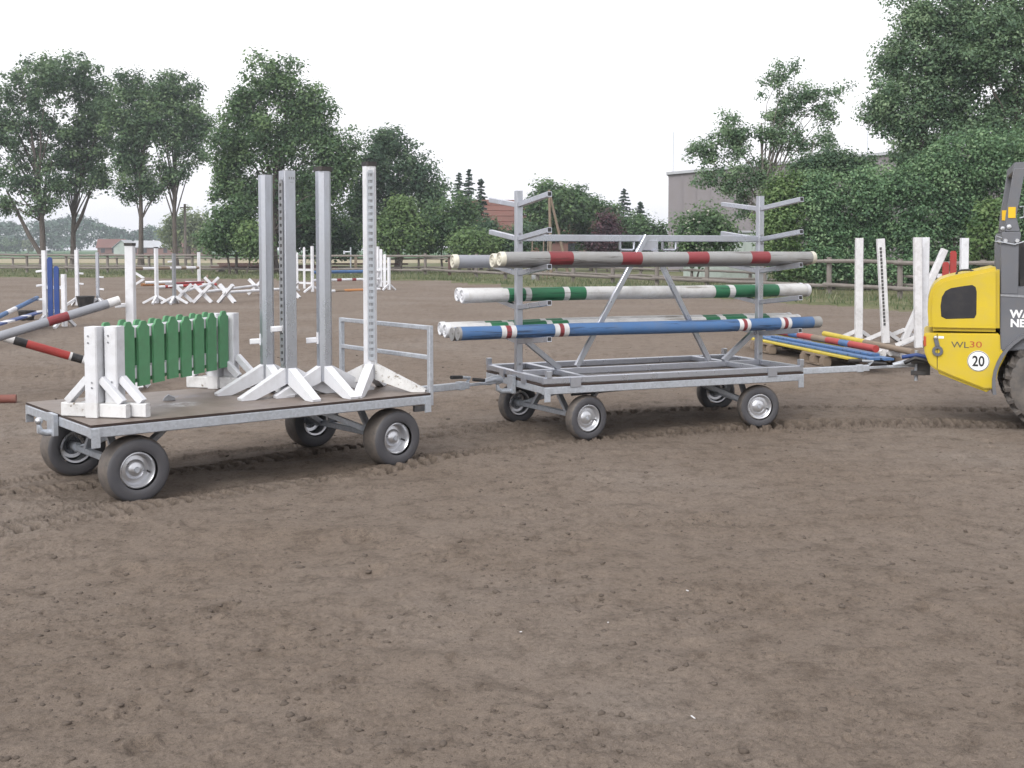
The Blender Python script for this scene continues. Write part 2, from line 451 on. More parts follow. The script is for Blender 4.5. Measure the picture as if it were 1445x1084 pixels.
EDGE = np.array([(-400, 120), (-80, 73), (-26, 67), (-3.8, 59.5), (6.7, 38.9), (10.2, 31.2), (16, 19), (24, 2), (40, -40)], float)
FENCE = np.array([(-80, 83), (-34, 80), (-5.4, 71), (11.4, 41), (24, 18), (32, 3)], float)
edge_y = lambda x: np.interp(x, EDGE[:, 0], EDGE[:, 1])
fence_y = lambda x: np.interp(x, FENCE[:, 0], FENCE[:, 1])

# the way the loader and its two wagons have come: y as a polynomial of x
PATH = np.polyfit([-5.4, -3.13, -1.08, 0.01, 2.5, 4.6, 6.6], [5.0, 7.79, 9.43, 10.25, 11.35, 11.2, 10.3], 4)
dPATH = np.polyder(PATH)
def track_relief(x, y):
    h = np.zeros_like(x); track_dark = np.zeros_like(x)
    m = (np.abs(x) < 9.5) & (y > 3.0) & (y < 16)
    xs, ys = x[m], y[m]
    xc = np.clip(xs, -6.5, 7.0)
    slope = np.polyval(dPATH, xc)
    off = (ys - np.polyval(PATH, xc) - slope * (xs - xc)) / np.sqrt(1 + slope ** 2)     # + is beyond
    sx = xs + off * slope / np.sqrt(1 + slope ** 2)                                       # foot point
    s = sx * np.sqrt(1 + np.polyval(dPATH, np.clip(sx, -6.5, 7)) ** 2)
    hh = np.zeros_like(xs); dd = np.zeros_like(xs)
    wob = 0.05 * vnoise(s * 0.7, s * 0, 5)
    nz = 0.6 + 0.8 * (vnoise(s * 1.3, off * 2, 9) + 0.5)
    for (c, w, dep, period, slant, dm) in ((-0.50, 0.105, 0.044, 0.130, 0.9, 0.62), (0.50, 0.105, 0.044, 0.130, -0.9, 0.62),
                                         (-0.64, 0.07, 0.014, 0.045, 0.2, 0.2), (0.64, 0.07, 0.014, 0.045, 0.2, 0.2)):
        sh = -0.38 * np.clip((0.6 - s) / 2.6, 0, 1) if period > 0.1 else 0.0      # the loader swung wider than the wagons
        t = off - c - wob - sh
        a = np.abs(t) / w
        body = np.clip(1.25 - a, 0, 1) ** 0.5 * (a < 1.25)
        berm = np.exp(-((a - 1.25) / 0.28) ** 2)
        lug = np.clip((np.sin(2 * np.pi * ((s + 0.05 * vnoise(s * 5, t * 9, 21)) / period + np.abs(t) / w * 0.30)) + 0.25) * 3.5, -1, 1)
        nn = 0.5 + 0.6 * np.clip(nz + 0.9 * fbm(xs * 3.1, ys * 3.1, 2, 88 + int(c * 100)), 0, 1.3)
        hh += (-dep * 0.45 * body + dep * 0.28 * berm) * nn + dep * 0.72 * lug * np.clip(1.15 - a, 0, 0.35) / 0.35 * nn
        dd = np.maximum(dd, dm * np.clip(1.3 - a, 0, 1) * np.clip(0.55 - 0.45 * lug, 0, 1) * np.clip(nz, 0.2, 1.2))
    # rougher, darker sand under and between the wheels
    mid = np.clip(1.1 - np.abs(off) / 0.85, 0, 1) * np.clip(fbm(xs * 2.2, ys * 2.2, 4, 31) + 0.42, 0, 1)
    hh += 0.010 * np.clip(1.1 - np.abs(off) / 0.9, 0, 1) * fbm(xs * 5, ys * 5, 4, 77)
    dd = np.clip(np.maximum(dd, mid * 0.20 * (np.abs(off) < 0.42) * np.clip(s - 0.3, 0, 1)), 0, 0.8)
    h[m], track_dark[m] = hh, dd
    # older, fainter tracks crossing behind
    for (p0, p1, w) in (((-8, 15.5), (9, 12.3), 0.14), ((-8, 16.5), (9, 13.2), 0.14), ((-2, 20.5), (8, 12.6), 0.12), ((-6, 26), (4, 13.5), 0.12)):
        dx, dy = p1[0] - p0[0], p1[1] - p0[1]; L = math.hypot(dx, dy)
        t = ((x - p0[0]) * (-dy) + (y - p0[1]) * dx) / L; sl = ((x - p0[0]) * dx + (y - p0[1]) * dy) / L
        mk = (np.abs(t) < 0.5) & (sl > 0) & (sl < L)
        a = np.abs(t[mk]) / w
        lug = np.clip(np.sin(2 * np.pi * sl[mk] / 0.17) * 2, -1, 1)
        h[mk] += 0.014 * (np.exp(-((a - 1.2) / 0.35) ** 2) * (1 + 0.6 * lug) - 0.5 * (a < 1))
    return h, track_dark
def dimples(x, y, cell, seed, rmin, rmax, depth, prob):
    h = np.zeros_like(x)
    cx, cy = np.floor(x / cell), np.floor(y / cell)
    for i in (-1, 0, 1):
        for j in (-1, 0, 1):
            a, b = cx + i, cy + j
            px = (a + 0.15 + 0.7 * _hash(a, b, seed)) * cell; py = (b + 0.15 + 0.7 * _hash(a, b, seed + 1)) * cell
            r = rmin + (rmax - rmin) * _hash(a, b, seed + 2); th = _hash(a, b, seed + 3) * 3.14
            on = (_hash(a, b, seed + 4) < prob) * (0.4 + 0.6 * _hash(a, b, seed + 5))
            u = (x - px) * np.cos(th) + (y - py) * np.sin(th); v = -(x - px) * np.sin(th) + (y - py) * np.cos(th)
            q = np.sqrt(u * u + (v * 1.5) ** 2) / r
            h += on * depth * 1.15 * (-np.exp(-(q * 1.3) ** 4) + 0.55 * np.exp(-((q - 1.15) / 0.28) ** 2) * (u > -r * 0.2))
    return h
def sand_height(x, y):
    h = 0.040 * fbm(x * 0.45, y * 0.7, 3, 1) + 0.022 * fbm(x * 0.8, y * 3.0, 4, 3) + 0.013 * fbm(x * 5.5, y * 6.5, 4, 5, 0.6)
    fine = fbm(x * 26, y * 26, 3, 8, 0.65)
    patch = np.clip(fbm(x * 1.1, y * 1.6, 3, 19) * 1.6 + 0.45, 0.15, 1.2)
    h = h + 0.0095 * patch * fine + 0.016 * patch * np.clip(fbm(x * 13, y * 13, 3, 61) - 0.22, 0, 1)
    h += dimples(x, y, 0.55, 100, 0.07, 0.13, 0.020, 0.55) + dimples(x, y, 0.21, 200, 0.025, 0.05, 0.009, 0.6)
    return h

def build_ground():
    u = np.concatenate([np.linspace(-1.5, -0.53, 40), np.linspace(-0.52, 0.52, 790), np.linspace(0.53, 1.5, 40)])
    d = np.concatenate([np.linspace(0.3, 3.1, 30), 1.0 / np.linspace(1 / 3.2, 1 / 6.6, 300, endpoint=False), np.linspace(6.6, 12.4, 235, endpoint=False), 1.0 / np.linspace(1 / 12.4, 1 / 48.0, 80), np.geomspace(50, 1300, 60)])
    U, D = np.meshgrid(u, d)
    X = (U * D).ravel(); Y = D.ravel()
    E = edge_y(X) + 1.6 * fbm(X * 0.22, Y * 0.22, 3, 41)
    sand = Y < E
    Z = np.zeros_like(X); track_dark = np.zeros_like(X)
    near = Y < 70
    hs = np.zeros_like(X); hs[near] = sand_height(X[near], Y[near])
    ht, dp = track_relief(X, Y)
    # trodden flat where wheels stand
    keep = 1.0
    Z = np.where(sand, hs + ht, 0.03 + 0.08 * fbm(X * 0.3, Y * 0.3, 3, 51))
    Z = np.where(Y > 75, Z * np.clip(1 - (Y - 75) / 60, 0, 1) - 0.25 * np.clip((Y - 75) / 30, 0, 1), Z)
    track_dark = np.where(sand, dp, 0)
    V = np.stack([X, Y, Z], 1)
    nu, ndd = len(u), len(d)
    i = np.arange(ndd - 1)[:, None] * nu + np.arange(nu - 1)[None, :]
    Q = np.stack([i, i + 1, i + nu + 1, i + nu], -1).reshape(-1, 4)
    cx = X[Q].mean(1); cy = Y[Q].mean(1)
    sf = sand[Q].all(1)
    zones = [('arena_sand', 'sand', sf),
             ('grass_verge', 'verge', ~sf & (cy <= 150)),
             ('stubble_field', 'stubble', ~sf & (cy > 150) & (cy <= 205)),
             ('crop_field', 'crop', ~sf & (cy > 205))]
    for name, mat, sel in zones:
        q = Q[sel]; used = np.unique(q); mp = np.full(len(V), -1); mp[used] = np.arange(len(used))
        o = fast_mesh(name, V[used], mp[q].ravel(), 4, [mat], smooth=True)
        a = o.data.attributes.new('track_dark', 'FLOAT', 'POINT'); a.data.foreach_set('value', track_dark[used].astype(np.float32))
        tag(o, kind='structure')
build_ground()
base = MB(); base.add([(-2000, -300, -0.6), (2000, -300, -0.6), (2000, 1350, -0.6), (-2000, 1350, -0.6)], [(0, 1, 2, 3)])
tag(base.build('terrain', 'verge'), kind='structure')

# loose clods of sand lying on top
def build_clods():
    phi = (1 + 5 ** .5) / 2
    ico = np.array([(-1, phi, 0), (1, phi, 0), (-1, -phi, 0), (1, -phi, 0), (0, -1, phi), (0, 1, phi), (0, -1, -phi), (0, 1, -phi), (phi, 0, -1), (phi, 0, 1), (-phi, 0, -1), (-phi, 0, 1)]) / 1.9
    tri = np.array([(0, 11, 5), (0, 5, 1), (0, 1, 7), (0, 7, 10), (0, 10, 11), (1, 5, 9), (5, 11, 4), (11, 10, 2), (10, 7, 6), (7, 1, 8), (3, 9, 4), (3, 4, 2), (3, 2, 6), (3, 6, 8), (3, 8, 9), (4, 9, 5), (2, 4, 11), (6, 2, 10), (8, 6, 7), (9, 8, 1)])
    n = 13000
    dd = 1.0 / rng.uniform(1 / 26.0, 1 / 3.0, n); uu = rng.uniform(-0.6, 0.6, n)
    x, y = dd * uu, dd
    keep = fbm(x * 1.3, y * 1.3, 3, 300) + rng.uniform(-0.45, 0.45, n) > 0.0
    x, y = x[keep], y[keep]; n = len(x)
    r = 0.0035 + 0.014 * rng.random(n) ** 5
    z = sand_height(x, y) + track_relief(x, y)[0] - r * 0.05
    P = ico[None] * (1 + rng.uniform(-0.35, 0.35, (n, 12, 1))) * np.stack([r * rng.uniform(.8, 1.5, n), r * rng.uniform(.8, 1.5, n), r * rng.uniform(.5, .8, n)], 1)[:, None, :]
    th = rng.uniform(0, 6.28, n); c, s = np.cos(th)[:, None], np.sin(th)[:, None]
    Q = np.stack([P[..., 0] * c - P[..., 1] * s, P[..., 0] * s + P[..., 1] * c, P[..., 2]], -1) + np.stack([x, y, z], 1)[:, None, :]
    Fc = tri[None] + (np.arange(n) * 12)[:, None, None]
    o = fast_mesh('sand_clods', Q.reshape(-1, 3), Fc.ravel(), 3, ['clod'], smooth=True)
    tag(o, 'small loose clods of brown sand scattered over the arena', 'sand clods', kind='stuff')
build_clods()

# a few pale wood shavings and pebbles on the near sand
for i, (px, py, L, a) in enumerate(((735, 894, 0.010, 0), (978, 1010, 0.026, 1.9), (970, 835, 0.014, 2.2), (858, 880, 0.006, 0))):
    g = ground_at(px, py); zz = float((sand_height(np.array([g.x]), np.array([g.y])) + track_relief(np.array([g.x]), np.array([g.y]))[0])[0])
    b = MB().bar((-L / 2, 0, 0), (L / 2, 0, 0.002), 0.006, 0.003, ch=0.001)
    tag(b.build('wood_chip', 'white_worn', loc=(g.x, g.y, zz + 0.004), rot=(0, 0.1, a)),
        ['pale speck of wood lying on bare sand, left of the other chips', 'long pale splinter beside a hoof print near the bottom edge', 'pale curved splinter on the sand, farthest back of the chips', 'tiny pale chip between the two long splinters'][i], 'wood chip', 'pale chips on the sand')

# ------------------------------------------------------------------ weeds and grass on the verge
def build_grass():
    n = 42000
    t = rng.random(n)
    x = rng.uniform(-48, 22, n)
    e = edge_y(x); f = fence_y(x)
    y = e + 1.6 * fbm(x * 0.22, e * 0.22, 3, 41) + rng.random(n) ** 1.3 * (f - e + 7)
    keep = (np.abs(x) < y * 0.62) & (fbm(x * 0.4, y * 0.4, 3, 400) + rng.uniform(-0.35, 0.45, n) > 0)
    x, y = x[keep], y[keep]; n = len(x)
    h = rng.uniform(0.08, 0.24, n) * (1 + 0.9 * np.clip(fbm(x * 0.3, y * 0.3, 2, 410), -0.4, 1)); w = rng.uniform(0.012, 0.03, n)
    th = rng.uniform(0, 6.28, n); lean = rng.normal(0, 0.28, (n, 2)) * h[:, None]
    dx, dy = np.cos(th) * w, np.sin(th) * w
    z0 = np.zeros(n)
    V = np.stack([np.stack([x - dx, y - dy, z0], 1), np.stack([x + dx, y + dy, z0], 1), np.stack([x + lean[:, 0], y + lean[:, 1], h], 1)], 1).reshape(-1, 3)
    o = fast_mesh('verge_weeds', V, np.arange(3 * n), 3, [foliage('weed_green', (0.05, 0.08, 0.035), (0.11, 0.135, 0.065), (0.22, 0.21, 0.13), 0.2)], tone=np.clip(rng.random(n) * 0.7 + 0.5 * fbm(x * 0.5, y * 0.5, 2, 420) + 0.15, 0, 1))
    tag(o, 'ragged strip of grass and weeds between the sand and the fence', 'grass', kind='stuff')
build_grass()

# ================================================================== FENCES
def fence(name, label, pts, spacing, top, low, rad, group, red=()):
    """round posts with two long round rails, post by post"""
    th = thing(name, label, 'fence', (pts[0][0], pts[0][1], 0), group=group)
    o0 = Vector((pts[0][0], pts[0][1], 0))
    acc = []
    for (a, b) in zip(pts[:-1], pts[1:]):
        a, b = Vector((a[0], a[1], 0)), Vector((b[0], b[1], 0)); L = (b - a).length; k = max(1, round(L / spacing))
        acc += [a.lerp(b, i / k) for i in range(k)]
    acc.append(Vector((pts[-1][0], pts[-1][1], 0)))
    for i, p in enumerate(acc):
        q = p - o0; hh = top + random.uniform(0.05, 0.16); drop = -0.35 if p.y > 75 else -0.1
        m = MB().tube([q + Vector((0, 0, drop)), q + Vector((random.uniform(-.02, .02), random.uniform(-.02, .02), hh))], [rad * 1.35, rad * 1.2], 9)
        m.build('post', 'fence_red' if i in red else 'fence_wood', th, smooth=40)
        if i < len(acc) - 1:
            q2 = acc[i + 1] - o0
            side = (q2 - q).cross(Vector((0, 0, 1))).normalized() * rad * 1.9
            for z in (top, low):
                j = lambda: Vector((0, 0, z + random.uniform(-0.03, 0.03)))
                ext = (q2 - q).normalized() * 0.12
                MB().tube([q + side - ext + j(), (q + q2) / 2 + side + j(), q2 + side + ext + j()], [rad, rad * 0.95, rad * 0.85], 8).build('rail', 'fence_wood', th, smooth=40)
    return th
FP = [tuple(p) for p in FENCE[:5]]
fence('wooden_fence', 'near weathered round rail fence behind the weeds at the sand edge', [(-62, 81.8)] + FP[1:], 3.4, 1.21, 0.35, 0.075, 'rail fences round the arena', red=(18,))
fence('wooden_fence', 'second rail fence standing behind the near one across the left field', [(-60, 87.5), (-33, 85.5), (-2.5, 76)], 4.2, 0.98, 0.40, 0.06, 'rail fences round the arena')
fence('wooden_fence', 'low rail fence between the near fence and the hedge on the right', [(-1.5, 75), (15.0, 44.5), (28, 20)], 4.2, 0.60, 0.26, 0.06, 'rail fences round the arena')
# ================================================================== WAGONS
def wheel(parent, loc, rz, D, W, rimR, side, lugs=False, camber=0.0):
    """wheel = hub with a tyre and a pressed zinc rim; side -1 shows its dished face towards -y"""
    R_ = D / 2; hw = W / 2; sd = side
    hub = MB().lathe([(0.001, sd * hw * 0.62), (0.016, sd * hw * 0.62), (0.019, sd * hw * 0.5), (0.033, sd * hw * 0.42), (0.036, sd * hw * 0.20), (0.036, -sd * hw * 1.0), (0.001, -sd * hw * 1.0)], n=20)
    h = hub.build('wheel', 'galv', parent, loc, (0, 0, rz), 35)
    # tyre
    b = R_ - rimR
    prof = []
    for k in range(19):
        t = math.pi * (-0.5 + k / 18.0) * 1.32
        ca, sa = math.cos(t), math.sin(t)
        rr = rimR + b * 0.46 + b * 0.54 * (math.copysign(abs(ca) ** 0.62, ca) if lugs is False else math.copysign(abs(ca) ** 0.75, ca))
        prof.append((rr, hw * math.copysign(abs(sa) ** 0.72, sa)))
    n = 96
    def mod(j, k):
        if lugs and 5 <= j <= 13:
            q = (k + (j % 2) * 2) % 4
            return 1.0 if q < 2 else 0.975
        if not lugs and j in (7, 9, 11): return 0.992
        return 1.0
    ty = MB()
    ty.lathe(prof, n=n, mod=mod)
    nprof = len(prof)
    ty.mi = [1 if 5 <= (i // n) <= 12 else 0 for i in range(len(ty.f))]
    ty.build('tyre', ['rubber', 'rubber_tread'], h, smooth=50)
    # rim: flange, well, dish, dome
    f = sd * hw
    rp = [(rimR * 0.90, -f * 0.70), (rimR * 1.03, -f * 0.72), (rimR * 1.05, -f * 0.62), (rimR * 0.93, -f * 0.55), (rimR * 0.88, f * 0.25), (rimR * 0.93, f * 0.55), (rimR * 1.05, f * 0.64), (rimR * 1.06, f * 0.72), (rimR * 1.0, f * 0.74),
          (rimR * 0.92, f * 0.62), (rimR * 0.86, f * 0.30), (rimR * 0.80, f * 0.16), (rimR * 0.58, f * 0.20), (rimR * 0.50, f * 0.34), (rimR * 0.36, f * 0.46), (rimR * 0.18, f * 0.52), (rimR * 0.12, f * 0.50)]
    MB().lathe(rp, n=40).build('rim', 'rim', h, smooth=30)
    MB().tube([(rimR * 0.74, f * 0.16, -0.02), (rimR * 0.74, f * 0.52, -0.025)], 0.006, 8).build('valve', 'black', h, smooth=40)
    return h

def platform(th, L, W, zt, fh=0.07, fw=0.05, board=0.016):
    """welded steel frame with a plywood deck let in flush"""
    zb = zt - board; zc = zb - fh / 2
    g = MB()
    g.bar((0, fw / 2, zc), (L, fw / 2, zc), fw, fh, ch=0.006).bar((0, W - fw / 2, zc), (L, W - fw / 2, zc), fw, fh, ch=0.006)
    g.build('side_rail', 'galv', th, smooth=30)
    for x in (fw / 2, L - fw / 2):
        MB().bar((x, fw, zc), (x, W - fw, zc), fw, fh - 0.004, ch=0.006).build('end_rail', 'galv', th, smooth=30)
    for x in (L * 0.3, L * 0.5, L * 0.7):
        MB().bar((x, fw, zc + 0.01), (x, W - fw, zc + 0.01), 0.04, 0.04).build('cross_member', 'galv_dark', th)
    db = MB().box((L / 2, W / 2, zt - board / 2 + 0.001), (L - 0.004, W - 0.004, board))
    db.mi = [0 if k in (0, 2) else 1 for k in range(6)]
    db.build('deck_board', ['deck', 'deck_edge'], th)
    for x in (0.03, L - 0.03):
        for y in (-0.004, W + 0.004):
            MB().box((x, y, zc - 0.035), (0.055, 0.012, fh + 0.055), ch=0.002).build('corner_plate', 'galv', th, smooth=30)

def running_gear(th, L, W, axles, D, TW, rimR, track_out, zf, lugs, sink=0.022):
    """turntable axles tied together by a long diagonal link; track_out: distance between the outer tyre faces"""
    for (u, ang) in axles:
        c = Vector((u, W / 2, 0)); ax = Vector((-math.sin(ang), math.cos(ang), 0)); fw = Vector((math.cos(ang), math.sin(ang), 0))
        zc = D / 2 - sink
        a0, a1 = c - ax * (track_out / 2 - TW * 0.9), c + ax * (track_out / 2 - TW * 0.9)
        up = Vector((0, 0, zc))
        MB().bar(a0 + up, a1 + up, 0.045, 0.045, ch=0.005).build('axle', 'galv', th, smooth=30)
        tt = MB().lathe([(0.001, zf - 0.045), (0.17, zf - 0.045), (0.17, zf - 0.028), (0.15, zf - 0.026), (0.15, zf - 0.012), (0.17, zf - 0.010), (0.17, zf - 0.001), (0.001, zf - 0.001)], c=(u, W / 2, 0), axis='Z', n=28)
        tt.build('turntable', 'galv_dark', th, smooth=30)
        for s in (-1, 1):
            p = c + ax * s * 0.30
            MB().bar(p + up * 1.02, c + ax * s * 0.13 + Vector((0, 0, zf - 0.047)), 0.05, 0.03).build('axle_bracket', 'galv', th)
            MB().bar(c + ax * s * (track_out / 2 - TW * 1.25) + up, c + ax * s * 0.2 + fw * (0.38 if u < L / 2 else -0.38) + Vector((0, 0, zf - 0.06)), 0.04, 0.045, ch=0.004).build('radius_arm', 'galv', th, smooth=30)
        for s in (-1, 1):
            p = c + ax * s * (track_out / 2 - TW / 2)
            wheel(th, (p.x, p.y, zc), ang, D, TW, rimR, s, lugs)
    (u1, a1_), (u2, a2_) = axles
    MB().tube([(u1 + 0.12, W / 2 - 0.22, zf - 0.055), (u2 - 0.12, W / 2 + 0.22, zf - 0.055)], 0.014, 8).build('steering_link', 'steel_dark', th, smooth=40)
    MB().tube([(u1 + 0.16, W / 2 - 0.12, zf - 0.085), (u2 - 0.12, W / 2 + 0.26, zf - 0.075)], 0.012, 8).build('steering_link', 'steel_dark', th, smooth=40)

def world_to_local(th, p):
    a = th.rotation_euler.z; d = Vector(p) - th.location
    return Vector((d.x * math.cos(a) + d.y * math.sin(a), -d.x * math.sin(a) + d.y * math.cos(a), d.z))
def drawbar(th, p0, p1, w=0.05, handles=True):
    """steel bar from an axle to the hitch ahead, with a ball coupling and two black grips"""
    p0, p1 = Vector(p0), Vector(p1); d = (p1 - p0); L = d.length; d = d / L
    MB().bar(p0, p0 + d * (L * 0.70), w, w * 1.2, ch=0.005).build('drawbar', 'galv', th, smooth=30)
    q = p0 + d * (L * 0.70); side = d.cross(Vector((0, 0, 1))).normalized()
    MB().bar(q - d * 0.10, p1 + d * 0.02, w * 0.72, w * 0.5, ch=0.005).bar(q - d * 0.12 , q - d * 0.06, w * 1.3, w * 1.45, ch=0.004).build('drawbar_tip', 'galv', th, smooth=30)
    k = MB().tube([p1 - d * 0.17 + Vector((0, 0, .015)), p1 - d * 0.06 + Vector((0, 0, .03)), p1 + Vector((0, 0, .03)), p1 + d * 0.05 + Vector((0, 0, .01))], [0.022, 0.032, 0.040, 0.030], 14)
    k.build('coupling_head', 'galv', th, smooth=50)
    MB().tube([q + Vector((0, 0, .03)), q - side * 0.02 + d * 0.05 + Vector((0, 0, 0.06)), q - d * 0.08 + Vector((0, 0, .075))], 0.013, 10).build('handle', 'galv', th, smooth=50)
    MB().tube([q - d * 0.07 + Vector((0, 0, .075)), q - d * 0.20 + Vector((0, 0, .082))], [0.016, 0.017], 12).build('grip', 'black', th, smooth=50)
    MB().tube([q + d * 0.04 + side * 0.03 + Vector((0, 0, .05)), q + d * 0.16 + side * 0.05 + Vector((0, 0, .035))], [0.017, 0.016], 12).build('grip', 'black', th, smooth=50)

# ---- wagon with the flat deck
AX, AY, AYAW, AL, AW, AZ = -2.689, 7.232, 0.676, 2.633, 1.42, 0.54
flat = thing('flatbed_wagon', 'galvanised flatbed wagon on balloon tyres carrying the stands and green gates', 'wagon', (AX, AY, 0), AYAW)
platform(flat, AL, AW, AZ)
running_gear(flat, AL, AW, [(0.31, 0.02), (2.32, 0.05)], 0.452, 0.195, 0.115, 1.36, AZ - 0.086, False)
# end rails of the deck: two posts, two cross bars
for y in (0.03, AW - 0.03):
    MB().bar((AL + 0.016, y, AZ - 0.10), (AL + 0.016, y, AZ + 0.525), 0.038, 0.038, ch=0.004).build('rail_post', 'galv', flat, smooth=30)
    MB().lathe([(0.001, 0), (0.016, 0.002), (0.018, 0.012), (0.012, 0.03), (0.001, 0.032)], c=(AL + 0.016, y - 0.022, AZ + 0.10), n=10).build('bolt', 'galv', flat, smooth=40)
for z in (0.508, 0.275):
    MB().bar((AL + 0.016, 0.049, AZ + z), (AL + 0.016, AW - 0.049, AZ + z), 0.034, 0.034, ch=0.004).build('cross_bar', 'galv', flat, smooth=30)
# ball hitch hanging from the rear
MB().box((-0.020, 0.72, AZ - 0.075), (0.03, 0.15, 0.15), ch=0.004).build('hitch_plate', 'galv', flat, smooth=30)
MB().tube([(-0.02, 0.72, AZ - 0.13), (-0.07, 0.72, AZ - 0.13), (-0.105, 0.72, AZ - 0.115), (-0.11, 0.72, AZ - 0.07)], [0.026, 0.024, 0.022, 0.015], 14).build('hitch_neck', 'galv', flat, smooth=50)
MB().lathe([(0.001, -0.027), (0.014, -0.024), (0.024, -0.012), (0.027, 0.0), (0.024, 0.013), (0.014, 0.024), (0.001, 0.027)], c=(-0.11, 0.72, AZ - 0.045), axis='Z', n=20).build('hitch_ball', 'rim', flat, smooth=60)
MB().box((AL - 0.10, 0.02, AZ - 0.115), (0.09, 0.03, 0.045)).build('rail_clip', 'steel_dark', flat)

# ---- wagon with the pole rack
BX, BY, BYAW, BL, BW, BZ = 0.275, 9.733, 0.406, 2.72, 1.325, 0.497
rack = thing('pole_rack_wagon', 'galvanised wagon with two branching rack posts that carries the jump poles', 'wagon', (BX, BY, 0), BYAW)
platform(rack, BL, BW, BZ, fh=0.066, board=0.018)
running_gear(rack, BL, BW, [(0.37, 0.135), (2.41, -0.236)], 0.405, 0.112, 0.112, 1.275, BZ - 0.086, True)
FZ = BZ + 0.033                                   # lifted frame on the deck
for y in (0.03, BW - 0.03):
    MB().bar((0, y, FZ), (BL, y, FZ), 0.05, 0.055, ch=0.005).build('frame_side', 'alu', rack, smooth=30)
for x in (0.026, BL - 0.026):
    MB().bar((x, 0.056, FZ), (x, BW - 0.056, FZ), 0.05, 0.053, ch=0.005).build('frame_end', 'alu', rack, smooth=30)
for x in (0.42, BL - 0.42):
    MB().bar((x, 0.056, FZ + 0.002), (x, BW - 0.056, FZ + 0.002), 0.05, 0.05, ch=0.005).build('frame_cross', 'alu', rack, smooth=30)
MB().bar((0.446, BW / 2, FZ + 0.001), (BL - 0.446, BW / 2, FZ + 0.001), 0.055, 0.055, ch=0.005).build('centre_beam', 'alu', rack, smooth=30)
for x in (0.052, BL - 0.42 + 0.026):
    MB().bar((x, BW / 2, FZ + 0.001), (x + 0.34, BW / 2, FZ + 0.001), 0.055, 0.053, ch=0.005).build('centre_stub', 'alu', rack, smooth=30)
for x in (0.30, BL - 0.36):
    for y in (-0.003, BW + 0.003):
        MB().box((x, y, FZ - 0.018), (0.10, 0.014, 0.085), ch=0.002).build('clamp', 'alu', rack, smooth=30)
for (x, y) in ((-0.005, 0.42), (-0.005, 0.92), (BL + 0.005, 0.42), (BL + 0.005, 0.92)):
    MB().box((x, y, FZ - 0.018), (0.014, 0.10, 0.085), ch=0.002).build('clamp', 'alu', rack, smooth=30)
for (x, y) in ((0.02, BW - 0.02), (BL - 0.02, 0.02), (BL - 0.02, BW - 0.02), (0.05, 0.02)):
    MB().box((x, y, FZ + 0.055), (0.045, 0.045, 0.065), ch=0.004).build('corner_stub', 'alu', rack, smooth=30)
PTOP = 2.19
LEVELS = (2.07, 1.765, 1.452, 1.142, 0.83)
RU = (0.05, BL - 0.045)
for u in RU:
    MB().bar((u, BW / 2, FZ + 0.027), (u, BW / 2, PTOP), 0.062, 0.062, ch=0.006).build('rack_post', 'alu', rack, smooth=30)
    for z in LEVELS:
        for s in (-1, 1):
            y0, y1 = BW / 2 + s * 0.033, BW / 2 + s * 0.66
            a = MB().bar((u, y0, z - 0.005), (u, y1, z + 0.062), 0.045, 0.045, ch=0.004).build('rack_arm', 'alu', rack, smooth=30)
            MB().bar((u, y1 - s * 0.01, z + 0.062), (u, y1 + s * 0.0035, z + 0.0635), 0.032, 0.032).build('arm_plug', 'black', a)
    for z in (1.80, 1.72, FZ + 0.09):
        MB().lathe([(0.001, -0.010), (0.012, -0.010), (0.012, 0.0)], c=(u, BW / 2 - 0.031, z), n=8).build('bolt', 'galv_dark', rack, smooth=40)
MB().bar((RU[0] + 0.032, BW / 2, 1.765), (RU[1] - 0.032, BW / 2, 1.765), 0.05, 0.062, ch=0.005).build('top_beam', 'alu', rack, smooth=30)
cu = BL * 0.505
for (a, b, off) in (((cu - 0.02, 1.79), (0.62, FZ + 0.05), -0.047), ((cu + 0.06, 1.66), (2.06, FZ + 0.05), -0.047)):
    MB().bar((a[0], BW / 2 + off, a[1]), (b[0], BW / 2 + off, b[1]), 0.05, 0.036, up=(0, 1, 0), ch=0.004).build('brace', 'alu', rack, smooth=30)
for (a, b) in (((RU[0] + 0.03, 0.86), (0.46, FZ + 0.03)), ((RU[1] - 0.03, 0.86), (BL - 0.46, FZ + 0.03))):
    MB().bar((a[0], BW / 2, a[1]), (b[0], BW / 2, b[1]), 0.05, 0.05, up=(0, 1, 0), ch=0.004).build('brace', 'alu', rack, smooth=30)
MB().box((cu + 0.03, BW / 2 - 0.03, 1.70), (0.16, 0.02, 0.10), ch=0.004).build('gusset', 'alu', rack, smooth=30)
for x in (cu - 0.28, cu + 0.18):
    MB().tube([(x, BW / 2, 1.733), (x, BW / 2, 1.665), (x + 0.02, BW / 2, 1.655), (x + 0.13, BW / 2, 1.655), (x + 0.15, BW / 2, 1.665), (x + 0.15, BW / 2, 1.733)], 0.012, 8).build('hook', 'alu', rack, smooth=50)
# coupling plate facing the wagon behind
MB().box((-0.022, 0.66, BZ - 0.06), (0.03, 0.13, 0.16), ch=0.004).build('hitch_plate', 'galv', rack, smooth=30)
MB().tube([(-0.02, 0.66, BZ - 0.12), (-0.12, 0.66, BZ - 0.12), (-0.155, 0.66, BZ - 0.10), (-0.16, 0.66, BZ - 0.06)], [0.026, 0.024, 0.022, 0.015], 14).build('hitch_neck', 'galv', rack, smooth=50)
MB().lathe([(0.001, -0.027), (0.014, -0.024), (0.024, -0.012), (0.027, 0.0), (0.024, 0.013), (0.014, 0.024), (0.001, 0.027)], c=(-0.16, 0.66, BZ - 0.035), axis='Z', n=20).build('hitch_ball', 'rim', rack, smooth=60)

